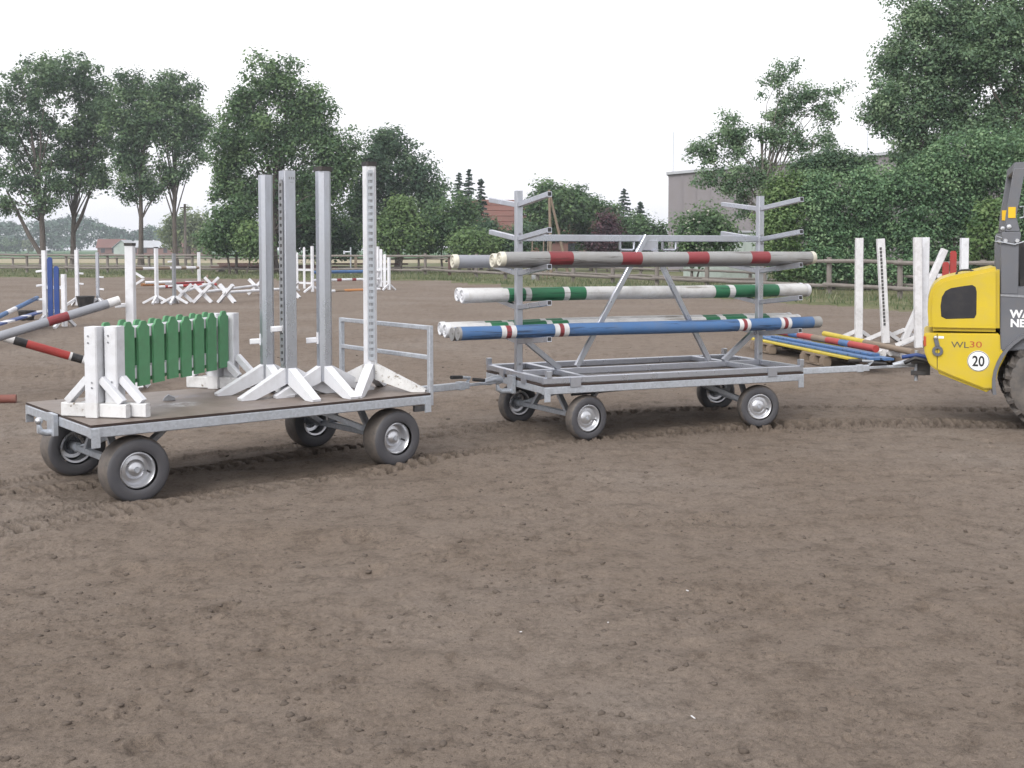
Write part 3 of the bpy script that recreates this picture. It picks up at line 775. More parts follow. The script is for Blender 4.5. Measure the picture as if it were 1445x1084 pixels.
def to_world(th, p):
    a = th.rotation_euler.z
    return Vector((th.location.x + p[0] * math.cos(a) - p[1] * math.sin(a), th.location.y + p[0] * math.sin(a) + p[1] * math.cos(a), p[2]))
hb = to_world(rack, (-0.16, 0.66, BZ - 0.035))
drawbar(flat, (AL + 0.02, 0.60, AZ - 0.06), world_to_local(flat, (hb.x, hb.y, hb.z + 0.0)))

# ================================================================== POLES
def pole(name, label, p0, p1, dia, bands, mats, group=None, caps=('cream_cap', 'cream_cap'), cap_len=0.035, taper=1.0, cat='jump pole'):
    """round pole along +z of its own frame; bands are (upto_fraction, material index)"""
    p0, p1 = Vector(p0), Vector(p1); d = p1 - p0; L = d.length
    mb = MB(); r = dia / 2; n = 20; z = 0.0
    cuts = []
    for (t, mi) in bands:
        k = max(1, int((t - z) * L / 0.35))
        for i in range(k): cuts.append((z + (t - z) * i / k, z + (t - z) * (i + 1) / k, mi))
        z = t
    ph = random.uniform(0, 6); bow = random.uniform(-0.012, 0.012)
    wob = lambda t, k: r * (taper ** t) * (1 + 0.018 * math.sin(t * 23 + ph + k) + 0.012 * math.sin(2 * math.pi * k / n * 3 + ph))
    def ring(t): return [(wob(t, k * 0.0) * math.cos(2 * math.pi * k / n) + bow * math.sin(t * 3.14) + 0.003 * math.sin(t * 9 + ph), wob(t, 0) * math.sin(2 * math.pi * k / n) + 0.004 * math.cos(t * 4 + ph), t * L) for k in range(n)]
    for (a, b, mi) in cuts:
        mb.add(ring(a) + ring(b), [(k, (k + 1) % n, n + (k + 1) % n, n + k) for k in range(n)], mi)
    mb.add(ring(0), [tuple(range(n - 1, -1, -1))], bands[0][1]); mb.add(ring(1), [tuple(range(n))], bands[-1][1])
    o = mb.build(name, mats, smooth=40)
    o.location = p0; o.rotation_mode = 'QUATERNION'; o.rotation_quaternion = Vector((0, 0, 1)).rotation_difference(d.normalized())
    tag(o, label, cat, group)
    for (t, s, cm) in ((0, -1, caps[0]), (L, 1, caps[1])):
        if not cm: continue
        q = r * 1.07; c = cap_len
        pr = [(q, -s * c), (q, 0.002 * s), (q * 0.93, 0.012 * s), (q * 0.80, 0.012 * s), (q * 0.74, 0.003 * s), (q * 0.45, 0.003 * s), (q * 0.40, 0.011 * s), (q * 0.22, 0.012 * s), (q * 0.17, 0.003 * s), (0.001, 0.003 * s)]
        MB().lathe([(a, b) for a, b in pr], c=(0, 0, t), axis='Z', n=24).build('end_cap', cm, o, smooth=30)
    return o
def rack_pole(label, v, z, px0, px1, dia, bands_px, mats, caps=('cream_cap', 'cream_cap'), name='jump_pole', tilt=0.0):
    """pole lying along the rack wagon, v metres across from its centre line; ends and bands measured on the photograph"""
    def u_at(px):
        t = (px - 722.5) / F_PX; c, s = math.cos(BYAW), math.sin(BYAW)
        y = BW / 2 + v
        return (t * (BY + y * c) - (BX - y * s)) / (c - t * s)
    u0, u1 = u_at(px0), u_at(px1)
    fr = lambda px: (u_at(px) - u0) / (u1 - u0)
    bands = [(min(1.0, fr(p)) if p is not None else 1.0, m) for p, m in bands_px]
    a = to_world(rack, (u0, BW / 2 + v, z)); b = to_world(rack, (u1, BW / 2 + v, z + tilt))
    return pole(name, label, a, b, dia, bands, mats, 'poles on the rack wagon', caps)
def arm_top(level, v): return LEVELS[level] - 0.005 + 0.067 * (abs(v) - 0.033) / 0.627 + 0.024
D1 = 0.118
zz = lambda lv, v, d=D1: arm_top(lv, v) + d / 2 + 0.004
rack_pole('grey jump pole with four red bands, nearest on the middle rack arms', -0.46, zz(2, -0.46), 706, 1146, D1,
          [(773, 0), (806, 1), (875, 0), (903, 1), (968, 0), (997, 1), (1057, 0), (1083, 1), (None, 0)], ['gray_pole', 'red'])
rack_pole('grey jump pole lying close behind the red banded one', -0.31, zz(2, -0.31), 696, 1139, D1, [(None, 0)], ['gray_pole'])
rack_pole('smooth blue grey pole on the far side of the middle rack arms', 0.22, zz(2, 0.22), 640, 1105, D1, [(None, 0)], ['bluegray_pole'])
gb = lambda off: [(715 + off, 0), (739 + off, 1), (747 + off, 0), (793 + off, 1), (801 + off, 0), (824 + off, 1), (1006 + off * .5, 0), (1026 + off * .5, 1), (1034 + off * .5, 0), (1064 + off * .5, 1), (1070, 0), (1096 + off * .5, 1), (None, 0)]
rack_pole('white pole with green bands, nearer of the two on the fourth rack arms', 0.14, zz(3, 0.14, 0.125), 653, 1139, 0.125, gb(0), ['white_pole', 'green_dark'], ('white', 'white'))
rack_pole('white pole with green bands, farther of the two on the fourth rack arms', 0.265, zz(3, 0.265, 0.118), 646, 1130, 0.118, gb(-6), ['white_pole', 'green_dark'], ('white', 'white'))
bb = lambda o: [(649 + o, 3), (705 + o, 0), (712 + o, 1), (719 + o, 2), (726 + o, 1), (780 + o, 0), (787 + o, 1), (793 + o, 2), (800 + o, 1), (1040 + o, 0), (1046 + o, 1), (1051 + o, 2), (1056 + o, 1), (1099 + o, 0), (1104 + o, 1), (1109 + o, 2), (1114 + o, 1), (1146 + o, 0), (None, 3)]
rack_pole('blue pole with red and white rings, nearest on the lowest rack arms', -0.30, zz(4, -0.30, 0.115), 645, 1157, 0.115, bb(0), ['blue', 'white_worn', 'red', 'gray_pole'], (None, None))
rack_pole('blue pole lying behind the ringed blue one on the lowest rack arms', -0.15, zz(4, -0.15, 0.115), 637, 1150, 0.115, bb(-8), ['blue', 'white_worn', 'red', 'gray_pole'], (None, None))
rack_pole('white pole with green bands, nearer of the two on the lowest rack arms', 0.17, zz(4, 0.17, 0.12), 629, 1126, 0.12, gb(-24), ['white_pole', 'green_dark'], ('white', 'white'))
rack_pole('white pole with green bands, farther of the two on the lowest rack arms', 0.295, zz(4, 0.295, 0.118), 622, 1114, 0.118, gb(-32), ['white_pole', 'green_dark'], ('white', 'white'))

# ================================================================== STANDS ON THE FLAT WAGON
def hole_strip(parent, w, z0, z1, y, step=0.05, mat='galv_dark', back='steel_dark'):
    """slotted key-hole strip: two edge bars and the bridges between the slots"""
    m = MB()
    for s in (-1, 1): m.box((s * w * 0.40, y, (z0 + z1) / 2), (w * 0.2, 0.006, z1 - z0))
    k = int((z1 - z0) / step)
    for i in range(k + 1):
        m.box((0, y + 0.0005, z0 + (z1 - z0) * i / k), (w * 0.62, 0.005, step * 0.55))
    m.build('hole_strip', mat, parent)
    MB().box((0, y + 0.0045, (z0 + z1) / 2), (w * 0.9, 0.003, z1 - z0 - 0.01)).build('slot_back', back, parent)
def wagon_stand(label, px, loc_y, ztop, rz, leg_dirs, leg_r, post_w, strip_face, cap, mats=('alu', 'white'), chamfer=0.02, cups=(), strip_mats=('galv_dark', 'steel_dark'), print_mark=False):
    x = (px - 722.5) / F_PX * loc_y
    th = thing('jump_stand', label, 'jump stand', (x, loc_y, AZ + 0.003), rz, 'tall stands on the flatbed wagon')
    H = ztop - AZ; hz = 0.20
    MB().bar((0, 0, 0.10), (0, 0, H - (0.035 if cap else 0)), post_w, post_w, up=(0, 1, 0), ch=chamfer).build('post', mats[0], th, smooth=25)
    if cap: MB().bar((0, 0, H - 0.0345), (0, 0, H), post_w * 1.05, post_w * 1.05, up=(0, 1, 0), ch=0.012).build('top_cap', 'black', th, smooth=30)
    else: MB().bar((0, 0, H + 0.0005), (0, 0, H + 0.004), post_w * 0.9, post_w * 0.9, up=(0, 1, 0), ch=0.012).build('top_cap', 'galv_dark', th)
    for a, mt in leg_dirs:
        d = Vector((math.cos(a), math.sin(a), 0)); m = MB()
        # sloping leg cut flat on the deck and plumb at the post
        s = d.cross(Vector((0, 0, 1))) * 0.034; t0, t1 = post_w * 0.48, leg_r
        sec = [(t0, hz + 0.02), (t0, hz - 0.105), (t1 - 0.11, 0.0), (t1, 0.0), (t1 + 0.005, 0.018)]
        vs = [d * q[0] + Vector((0, 0, q[1])) + s for q in sec] + [d * q[0] + Vector((0, 0, q[1])) - s for q in sec]
        n = len(sec)
        m.add(vs, [(i, (i + 1) % n, n + (i + 1) % n, n + i) for i in range(n)] + [tuple(range(n)), tuple(range(2 * n - 1, n - 1, -1))])
        m.build('leg', mt, th)
    if strip_face is not None:
        holder = MB().bar((0, -post_w / 2 - 0.001, hz + 0.04), (0, -post_w / 2 - 0.001, H - 0.05), post_w * 0.68, 0.004, up=(0, 1, 0)).build('strip_plate', mats[0], th, rot=(0, 0, strip_face))
        hole_strip(holder, post_w * 0.58, hz + 0.06, H - 0.08, -post_w / 2 - 0.009, mat=strip_mats[0], back=strip_mats[1])
    if print_mark:
        pm = MB()
        for k in (-1, 0, 1): pm.box((0.012 + k * 0.018, -post_w / 2 - 0.0006, H - 0.055), (0.011, 0.001, 0.018))
        pm.box((0.012, -post_w / 2 - 0.0006, H - 0.085), (0.03, 0.001, 0.003)).build('printed_mark', 'galv_dark', th)
    for (z, a) in cups:
        d = Vector((math.cos(a), math.sin(a), 0))
        cup = MB().bar(d * post_w * 0.5 + Vector((0, 0, z - 0.03)), d * post_w * 0.5 + Vector((0, 0, z + 0.06)), 0.05, 0.012, up=d)
        cup.bar(d * (post_w * 0.5 + 0.006) + Vector((0, 0, z)), d * (post_w * 0.5 + 0.085) + Vector((0, 0, z - 0.005)), 0.05, 0.042, ch=0.006)
        cup.build('pole_cup', 'white', th, smooth=30)
    return th
W4 = lambda a, m='white': [(a + k * math.pi / 2, m) for k in range(4)]
wagon_stand('aluminium jump stand without strip, leftmost of the four tall stands', 376, 8.93, 2.235, AYAW - 0.05, W4(0), 0.42, 0.098, None, False, chamfer=0.024, cups=((0.40, math.pi * 0.75),))
wagon_stand('aluminium stand with slotted strip and small print at its top, second from left', 406.5, 8.66, 2.25, AYAW + 0.02, W4(0), 0.41, 0.095, -math.pi / 2 * 0.98 + 0.0, False, chamfer=0.006, cups=((0.52, math.pi * 0.9),), print_mark=True)
wagon_stand('thick aluminium stand with black cap, third of the four tall stands', 457, 8.82, 2.293, AYAW + 0.02, W4(0), 0.43, 0.108, None, True, chamfer=0.03, cups=((0.42, math.pi * 0.85),))
wagon_stand('tallest stand with black cap, slotted strip facing us and flaking white legs', 522, 8.98, 2.343, AYAW, [(-math.pi * 0.75, 'white'), (-math.pi * 0.25, 'white_flake'), (math.pi * 0.25, 'white'), (math.pi * 0.75, 'white_mud')], 0.44, 0.092, -AYAW + 0.28, True, mats=('white', 'white'), chamfer=0.02, strip_mats=('galv', 'galv_dark'))

# ---- picket gates on the flat wagon
def picket_gate(label, u, v, ang, L, npick, muds, face=-1):
    p = to_world(flat, (u, v, AZ + 0.004)); th = thing('picket_gate', label, 'picket gate', p, AYAW + ang, 'green gates on the flatbed wagon')
    H = 0.605
    for i, x in enumerate((0.0, L)):
        s = 1 if i == 0 else -1
        MB().bar((x, 0, 0.10), (x, 0, H), 0.105, 0.095, up=(0, 1, 0), ch=0.008).build('post', 'white', th, smooth=30)
        MB().bar((x, 0, 0.0), (x, 0, 0.10), 0.105, 0.092, up=(0, 1, 0), ch=0.004).build('post_foot', muds, th)
        for y in (-1, 1):
            MB().bar((x, y * 0.0475, 0.046), (x, y * 0.245, 0.046), 0.058, 0.092, ch=0.006).build('foot_board', muds, th, smooth=30)
            MB().bar((x, y * 0.052, 0.255), (x, y * 0.205, 0.100), 0.055, 0.050, ch=0.004).build('foot_brace', 'white', th, smooth=30)
        for z in (0.20, 0.235, 0.50, 0.545):
            MB().lathe([(0.007, -s * 0.004), (0.001, -s * 0.005)], c=(x - s * 0.053, 0.012 * (1 if z > 0.3 else -1), z), axis='X', n=8).build('screw', 'galv_dark', th)
    for z in (0.26, 0.545):
        MB().bar((0.054, -face * 0.018, z), (L - 0.054, -face * 0.018, z), 0.03, 0.075, ch=0.003).build('rail', 'white', th)
    pitch = (L - 0.10) / npick
    shape = None
    for k in range(npick):
        x = 0.05 + pitch * (k + 0.5); w = pitch * 0.73 / 2; z0, z1 = 0.175 + random.uniform(-.004, .004), 0.625
        out = [(-w, z0), (w, z0), (w, z1 - 0.045), (w * 0.62, z1 - 0.03), (w * 0.5, z1 - 0.008), (w * 0.28, z1), (-w * 0.28, z1), (-w * 0.5, z1 - 0.008), (-w * 0.62, z1 - 0.03), (-w, z1 - 0.045)]
        if shape is None:
            o = MB().prism(out, *((-0.015, 0.001) if face < 0 else (-0.001, 0.015))).build('picket', 'green', th); shape = o.data
        else:
            o = bpy.data.objects.new('picket', shape); COL.objects.link(o); o.parent = th
        o.location = (x, 0.0005 * face, random.uniform(-0.006, 0.006)); o.rotation_euler = (0, random.uniform(-0.008, 0.008), 0)
picket_gate('low white framed gate with green pickets, farther one of the pair', 0.150, 0.345, 0.648, 1.62, 8, 'white_mud', 1)
picket_gate('low white framed gate with green pickets, nearer one of the pair', 0.268, 0.302, 0.648, 1.62, 8, 'white_mud')
# stone-like wedge lying on the deck
wp = to_world(flat, (0.86, 0.86, AZ))
MB().prism([(-0.04, 0.0), (0.05, 0.0), (0.045, 0.02), (0.0, 0.042), (-0.025, 0.024)], -0.03, 0.03).build('wheel_wedge', 'galv_dark', loc=(wp.x, wp.y, AZ + 0.003), rot=(0, 0, 0.3))
tag(bpy.data.objects['wheel_wedge'], 'small grey wedge lying on the deck under the green pickets', 'wedge')
# ================================================================== WHEEL LOADER (its rear end is in the picture)
def text_mesh(name, body, size, mat, parent, loc, rot, extrude=0.001, align='LEFT', scale=(1, 1, 1), bold=0.0):
    cu = bpy.data.curves.new(name, 'FONT'); cu.body = body; cu.size = size; cu.extrude = extrude; cu.align_x = align; cu.resolution_u = 3; cu.offset = bold
    tmp = bpy.data.objects.new('tmp_text', cu); COL.objects.link(tmp)
    bpy.context.view_layer.update()
    me = bpy.data.meshes.new_from_object(tmp); bpy.data.objects.remove(tmp, do_unlink=True); bpy.data.curves.remove(cu)
    me.materials.clear(); me.materials.append(M[mat]); me.name = name
    o = bpy.data.objects.new(name, me); COL.objects.link(o); o.parent = parent; o.location = loc; o.rotation_euler = rot; o.scale = scale
    return o
# local frame: x forward (to the right in the picture), y to its left (away from us), z up; near side is y = 0
LH = R(-20)
lp = at(1305, 470, 10.75)
LX, LY = lp.x, lp.y
loader = thing('wheel_loader', 'yellow and grey compact wheel loader pulling the wagons, rear end in view', 'wheel loader', (LX, LY, 0), LH)
WD = 1.06
def slab(outline, y0, y1, name, mat, parent=loader, bev=0.03, seg=3, smooth=40):
    """side outline pushed through the width, its edges rounded"""
    me = bpy.data.meshes.new(name); m = MB().prism(outline, y0, y1)
    me.from_pydata(m.v, [], m.f)
    bm = bmesh.new(); bm.from_mesh(me); bmesh.ops.recalc_face_normals(bm, faces=bm.faces)
    if bev:
        es = [e for e in bm.edges if len(e.link_faces) == 2 and e.calc_face_angle(0) > R(25)]
        bmesh.ops.bevel(bm, geom=es, offset=bev, segments=seg, affect='EDGES', clamp_overlap=True)
    bm.to_mesh(me); bm.free()
    me.polygons.foreach_set('use_smooth', [True] * len(me.polygons)); me.set_sharp_from_angle(angle=R(smooth))
    me.materials.append(M[mat] if isinstance(mat, str) else mat)
    o = bpy.data.objects.new(name, me); COL.objects.link(o); o.parent = parent
    return o
# photo pixel -> loader side plane (x, z) at the near side
def side_xz(px, py, y=0.0):
    c, s = math.cos(LH), math.sin(LH); t = (px - 722.5) / F_PX
    ox, oy = LX - y * s, LY + y * c
    # lateral ratio x/depth with small pitch correction
    x = 0.0
    for _ in range(12):
        wy = oy + x * s
        rr = ray(px, py); tt = wy / rr[1]
        x = (rr[0] * tt - ox) / c
    wy = oy + x * s; rr = ray(px, py); tt = wy / rr[1]
    return (x, CAM_H + rr[2] * tt)
S = side_xz
def arc_pts(c, r, a0, a1, n): return [(c[0] + r * math.cos(R(a0 + (a1 - a0) * i / n)), c[1] + r * math.sin(R(a0 + (a1 - a0) * i / n))) for i in range(n + 1)]
# upper hood
hood = [S(1311, 467), S(1309, 440), S(1310, 424), S(1313, 411), S(1319, 401), S(1328, 394), S(1342, 389.5), S(1375, 383), S(1411, 375.5), S(1411, 469)]
slab(hood, 0.0, WD, 'engine_hood', 'loader_yellow', bev=0.035, seg=4)
# dark side window of the hood, let in a little, with its rubber edge
grille = [S(1328, 447), S(1327, 432), S(1329, 419), S(1334, 410.5), S(1342, 406.5), S(1360, 403.5), S(1372, 402), S(1377, 405), S(1378.5, 412), S(1378, 444), S(1375, 449.5), S(1335, 450.5)]
slab(grille, -0.003, 0.02, 'hood_window', 'hood_glass', bev=0.004, seg=1)
MB().tube([S_ and (S_[0], 0.25, S_[1]) for S_ in (S(1350, 389), S(1352, 384), S(1358, 382), S(1370, 381.5), S(1376, 384), S(1376, 386))], 0.010, 8).build('hood_handle', 'black', loader, smooth=50)
# lower counterweight
cw = [S(1304, 470), S(1303, 484), S(1305, 498), S(1311, 514), S(1319, 521), S(1345, 532), S(1388, 549), S(1402, 549), S(1405.5, 537), S(1410, 520), S(1419, 503), S(1421, 497), S(1412, 495), S(1411, 471)]
slab(cw, -0.012, WD + 0.012, 'counterweight', 'loader_yellow', bev=0.012, seg=2)
slab([S(1303.2, 474), S(1303.2, 489), S(1308, 489), S(1308, 474)], -0.016, 0.05, 'rear_lamp', 'decal_red', bev=0.006, seg=2)
slab([S(1323, 522), S(1388, 548), S(1399, 550), S(1392, 554), S(1358, 541), S(1325, 528)], 0.02, WD - 0.02, 'belly_plate', 'loader_yellow', bev=0.004, seg=1)
MB().bar((S(1322.5, 471)[0], -0.0125, S(1322.5, 471)[1]), (S(1322.5, 520)[0], -0.0125, S(1322.5, 520)[1]), 0.006, 0.003, up=(0, 1, 0)).build('panel_gap', 'decal_black', loader)
# lashing eye
a, b = S(1320, 476), S(1323, 495)
eye = MB().bar((a[0], -0.022, a[1]), (b[0], -0.022, b[1] + 0.04), 0.040, 0.018, up=(0, 1, 0), ch=0.004).build('lashing_eye', 'loader_grey', loader, smooth=30)
ring = MB()
for k in range(20):
    t0, t1 = 2 * math.pi * k / 20, 2 * math.pi * (k + 1) / 20
    ring.bar((b[0] + 0.036 * math.cos(t0), -0.022, b[1] + 0.036 * math.sin(t0)), (b[0] + 0.036 * math.cos(t1), -0.022, b[1] + 0.036 * math.sin(t1)), 0.026, 0.018, up=(0, 1, 0))
ring.build('ring', 'loader_grey', eye)
MB().lathe([(0.001, -0.012), (0.014, -0.010), (0.017, 0.0)], c=(a[0] + 0.001, -0.031, a[1]), n=14).build('bolt', 'rim', eye, smooth=40)
c1 = S(1328, 476); MB().box((c1[0], -0.0135, c1[1]), (0.05, 0.002, 0.022)).build('sticker', 'decal_white', loader)
# 20 km/h plate: ring, white disc, figures
c2 = S(1380.5, 509.5)
disc = MB().lathe([(0.001, -0.003), (0.095, -0.003), (0.097, 0.0)], c=(c2[0], -0.013, c2[1]), n=40).build('speed_plate', 'decal_white', loader, smooth=40)
rg = MB()
for k in range(40):
    t0, t1 = 2 * math.pi * k / 40, 2 * math.pi * (k + 1) / 40
    P = lambda t, r: (c2[0] + r * math.cos(t), -0.0165, c2[1] + r * math.sin(t))
    rg.add([P(t0, 0.088), P(t1, 0.088), P(t1, 0.094), P(t0, 0.094)], [(0, 1, 2, 3)])
rg.build('plate_ring', 'decal_grey', disc)
text_mesh('figures', '20', 0.135, 'decal_black', disc, (c2[0], -0.0168, c2[1] - 0.046), (R(90), 0, 0), align='CENTER', scale=(0.80, 1, 1), bold=0.003)
t1 = S(1342, 490.3)
text_mesh('model_letters', 'WL', 0.082, 'decal_grey', loader, (t1[0], -0.0135, t1[1]), (R(90), 0, 0), scale=(1.25, 1, 1))
t2 = S(1367, 490.0)
text_mesh('model_figures', '30', 0.082, 'decal_red', loader, (t2[0], -0.0135, t2[1]), (R(90), 0, 0), scale=(1.42, 1, 1))
# grey middle body with the lettering, running on past the frame
gx0, gz0 = S(1411.5, 470)
body = [S(1411.8, 495.5), S(1411.8, 415), S(1415, 405), (gx0 + 0.95, S(1415, 405)[1]), (gx0 + 1.05, gz0 - 0.1), (gx0 + 0.95, gz0 - 0.26), (gx0 + 0.42, gz0 - 0.13), (gx0 + 0.26, gz0 - 0.15)]
slab(body, 0.004, WD - 0.004, 'cab_side', 'loader_grey', bev=0.008, seg=2)
slab([S(1411.8, 418), S(1445, 420), S(1445, 417), S(1411.8, 415.5)], -0.002, 0.01, 'trim_strip', 'galv_dark', bev=0)
t3 = S(1425.5, 448)
text_mesh('maker_letters', 'WACKER', 0.098, 'decal_white', loader, (t3[0], 0.0005, t3[1]), (R(90), 0, 0), bold=0.004)
t4 = S(1425.5, 461)
text_mesh('maker_letters', 'NEUSON', 0.098, 'decal_white', loader, (t4[0], 0.0005, t4[1]), (R(90), 0, 0), bold=0.004)
# hinge pillar and fold-down roll bar, both sides
for (y0, y1) in ((0.0, 0.10), (WD - 0.10, WD)):
    pil = [S(1412, 375), S(1412, 345), S(1414, 333), S(1414, 328), S(1440, 327), S(1441, 333), S(1438, 345), S(1437, 410), S(1437, 415), S(1412, 415)]
    slab(pil, y0, y1, 'roll_bar_foot', 'loader_grey', bev=0.006, seg=1)
    up_ = [S(1418, 327), S(1419, 314), S(1419.5, 306), S(1431, 237.5), S(1447, 237.5), S(1434.5, 306), S(1437, 316), S(1440, 327)]
    bar_ = slab(up_, y0 + 0.008, y1 - 0.008, 'roll_bar_leg', 'loader_grey', bev=0.006, seg=1)
    for px in (1419, 1435):
        bx = S(px, 340); MB().lathe([(0.001, -0.022), (0.016, -0.022), (0.022, -0.010), (0.022, 0.0)], c=(bx[0], y0, bx[1]), n=12).build('hinge_bolt', 'rim', loader, smooth=40)
    yq = S(1428, 300)
    MB().box((yq[0], y0 + 0.004, yq[1]), (0.062, 0.004, 0.10)).build('warning_sticker', 'decal_yellow', bar_)
    sq = S(1424, 320); MB().lathe([(0.001, -0.012), (0.02, -0.010), (0.022, 0)], c=(sq[0], y0 + 0.006, sq[1]), n=12).build('rivet', 'rim', bar_, smooth=40)
tx, tz = S(1439, 240); MB().bar((tx, 0.04, tz + 0.03), (tx, WD - 0.04, tz + 0.03), 0.10, 0.09, ch=0.012).build('roll_bar_top', 'loader_grey', loader, smooth=30)
gq = [S(1439, 292), S(1446, 291), S(1446, 306), S(1439, 308)]
MB().tube([(p[0], 0.02, p[1]) for p in gq], 0.008, 8).build('grab_handle', 'galv', loader, smooth=50)
ch = S(1410, 336)
MB().tube([(ch[0] + 0.02, -0.02, ch[1]), (ch[0] - 0.03, -0.035, ch[1] + 0.02), (ch[0] - 0.035, -0.035, ch[1] - 0.03), (ch[0] + 0.03, -0.02, ch[1] - 0.04), (ch[0] + 0.13, -0.018, ch[1] - 0.06), (ch[0] + 0.22, -0.01, ch[1] - 0.03)], 0.006, 8).build('safety_chain', 'galv', loader, smooth=50)
# seat and steering column inside
slab([(gx0 + 0.15, gz0 + 0.36), (gx0 + 0.12, gz0 + 0.85), (gx0 + 0.22, gz0 + 0.86), (gx0 + 0.28, gz0 + 0.50), (gx0 + 0.66, gz0 + 0.48), (gx0 + 0.66, gz0 + 0.36)], 0.28, WD - 0.28, 'driver_seat', 'black', bev=0.03, seg=3)
MB().tube([(gx0 + 1.0, WD / 2, gz0 + 0.3), (gx0 + 0.84, WD / 2, gz0 + 0.72)], 0.03, 10).build('steering_column', 'black', loader, smooth=40)
# wheels with fenders
wcx = S(1489, 545)[0]; WR = 0.445
def big_wheel(y, side):
    hub = MB().lathe([(0.001, side * 0.06), (0.06, side * 0.06), (0.08, side * 0.02), (0.16, side * 0.0), (0.2, side * 0.09), (0.215, side * 0.11), (0.22, 0.0), (0.22, -side * 0.12)], n=28).build('wheel', 'loader_grey', loader, (wcx, y, WR - 0.02), smooth=35)
    hw = 0.155
    prof = [(0.21, -hw * 0.8), (0.27, -hw * 0.98), (0.34, -hw), (0.385, -hw * 0.9), (0.405, -hw * 0.6), (0.41, 0), (0.405, hw * 0.6), (0.385, hw * 0.9), (0.34, hw), (0.27, hw * 0.98), (0.21, hw * 0.8)]
    ty = MB().lathe(prof, n=72)
    for k in range(22):
        for s in (-1, 1):
            a = 2 * math.pi * (k + (0.5 if s > 0 else 0)) / 22
            P = lambda da, r, yy: Vector((r * math.cos(a + da), yy, r * math.sin(a + da)))
            ty.bar(P(0.0, 0.412, s * 0.005), P(0.14, 0.405, s * hw * 0.96), 0.035, 0.05, up=P(0.07, 1, 0))
    ty.build('tyre', 'rubber_big', hub, smooth=35)
big_wheel(0.085, -1); big_wheel(WD - 0.085, 1)
fc = (wcx, WR - 0.02)
for (y0, y1) in ((-0.05, 0.26), (WD - 0.26, WD + 0.05)):
    ring_ = arc_pts(fc, 0.535, 192, 60, 16); inn = arc_pts(fc, 0.505, 60, 192, 16)
    slab(ring_ + inn, y0, y1, 'fender', 'loader_grey', bev=0)
MB().tube([(fc[0], 0.1, fc[1]), (fc[0], WD - 0.1, fc[1])], 0.07, 12).build('axle', 'steel_dark', loader, smooth=40)
# front half beyond the frame: articulated front frame with its wheels
slab([(wcx + 0.45, 0.42), (wcx + 0.45, 0.85), (wcx + 1.5, 0.80), (wcx + 1.7, 0.45)], 0.22, WD - 0.22, 'front_frame', 'loader_grey', bev=0.02)
# tow coupling at the rear
h0 = S(1310, 508)
MB().bar((h0[0] + 0.25, WD / 2, 0.56), (h0[0] - 0.16, WD / 2, 0.56), 0.16, 0.05, ch=0.006).bar((h0[0] - 0.02, WD / 2, 0.44), (h0[0] - 0.16, WD / 2, 0.44), 0.14, 0.04, ch=0.006).bar((h0[0] - 0.04, WD / 2, 0.42), (h0[0] - 0.04, WD / 2, 0.60), 0.12, 0.04).build('tow_jaw', 'steel_dark', loader, smooth=30)
MB().tube([(h0[0] - 0.11, WD / 2, 0.36), (h0[0] - 0.11, WD / 2, 0.66)], 0.018, 12).build('tow_pin', 'galv', loader, smooth=40)
MB().tube([(h0[0] + 0.02, WD / 2 - 0.14, 0.60), (h0[0] - 0.10, WD / 2 - 0.16, 0.63), (h0[0] - 0.24, WD / 2 - 0.12, 0.60)], 0.02, 10).build('hydraulic_hose', 'blue_deep', loader, smooth=50)
MB().tube([(h0[0] + 0.02, WD / 2 - 0.18, 0.57), (h0[0] - 0.12, WD / 2 - 0.20, 0.60), (h0[0] - 0.22, WD / 2 - 0.19, 0.55)], 0.02, 10).build('hydraulic_hose', 'black', loader, smooth=50)
tp = to_world(loader, (h0[0] - 0.17, WD / 2, 0.50))
drawbar(rack, (BL + 0.02, 0.52, BZ - 0.06), world_to_local(rack, (tp.x, tp.y, 0.505)))
# ================================================================== JUMPS IN THE ARENA
def bar_part(name, mat, parent, p0, p1, w, h, ch=0.0, up=(0, 0, 1)):
    return MB().bar(p0, p1, w, h, up=up, ch=ch).build(name, mat, parent, smooth=30 if ch else None)
def post_stand(label, x, y, H, w=0.09, mat='white', rz=0.0, cap='black', foot=0.36, cups=(), legs=4, group='post stands in the arena', name='jump_stand', lean=(0, 0), z0=0.0, flat_foot=False):
    th = thing(name, label, 'jump stand', (x, y, z0), rz, group, rot=(lean[0], lean[1], rz))
    bar_part('post', mat, th, (0, 0, 0.02), (0, 0, H), w, w, 0.008, (0, 1, 0))
    if cap: bar_part('top_cap', cap, th, (0, 0, H + 0.001), (0, 0, H + 0.035), w * 1.12, w * 1.12, 0.01, (0, 1, 0))
    for k in range(legs):
        a = k * 2 * math.pi / legs + math.pi / 4; d = Vector((math.cos(a), math.sin(a), 0))
        if flat_foot: bar_part('leg', 'white', th, d * w * 0.5 + Vector((0, 0, 0.04)), d * foot + Vector((0, 0, 0.04)), 0.07, 0.07, 0.005)
        else: bar_part('leg', 'white', th, d * w * 0.45 + Vector((0, 0, 0.22)), d * foot + Vector((0, 0, 0.02)), 0.06, 0.07, 0.005)
    for (z, a) in cups:
        d = Vector((math.cos(a), math.sin(a), 0))
        bar_part('pole_cup', 'white', th, d * w * 0.5 + Vector((0, 0, z)), d * (w * 0.5 + 0.13) + Vector((0, 0, z - 0.01)), 0.06, 0.05, 0.006)
    return th
def simple_pole(label, p0, p1, bands, mats, dia=0.095, caps=(None, None), group='poles in the arena', name='jump_pole'):
    return pole(name, label, p0, p1, dia, bands, mats, group, caps, cap_len=0.10)

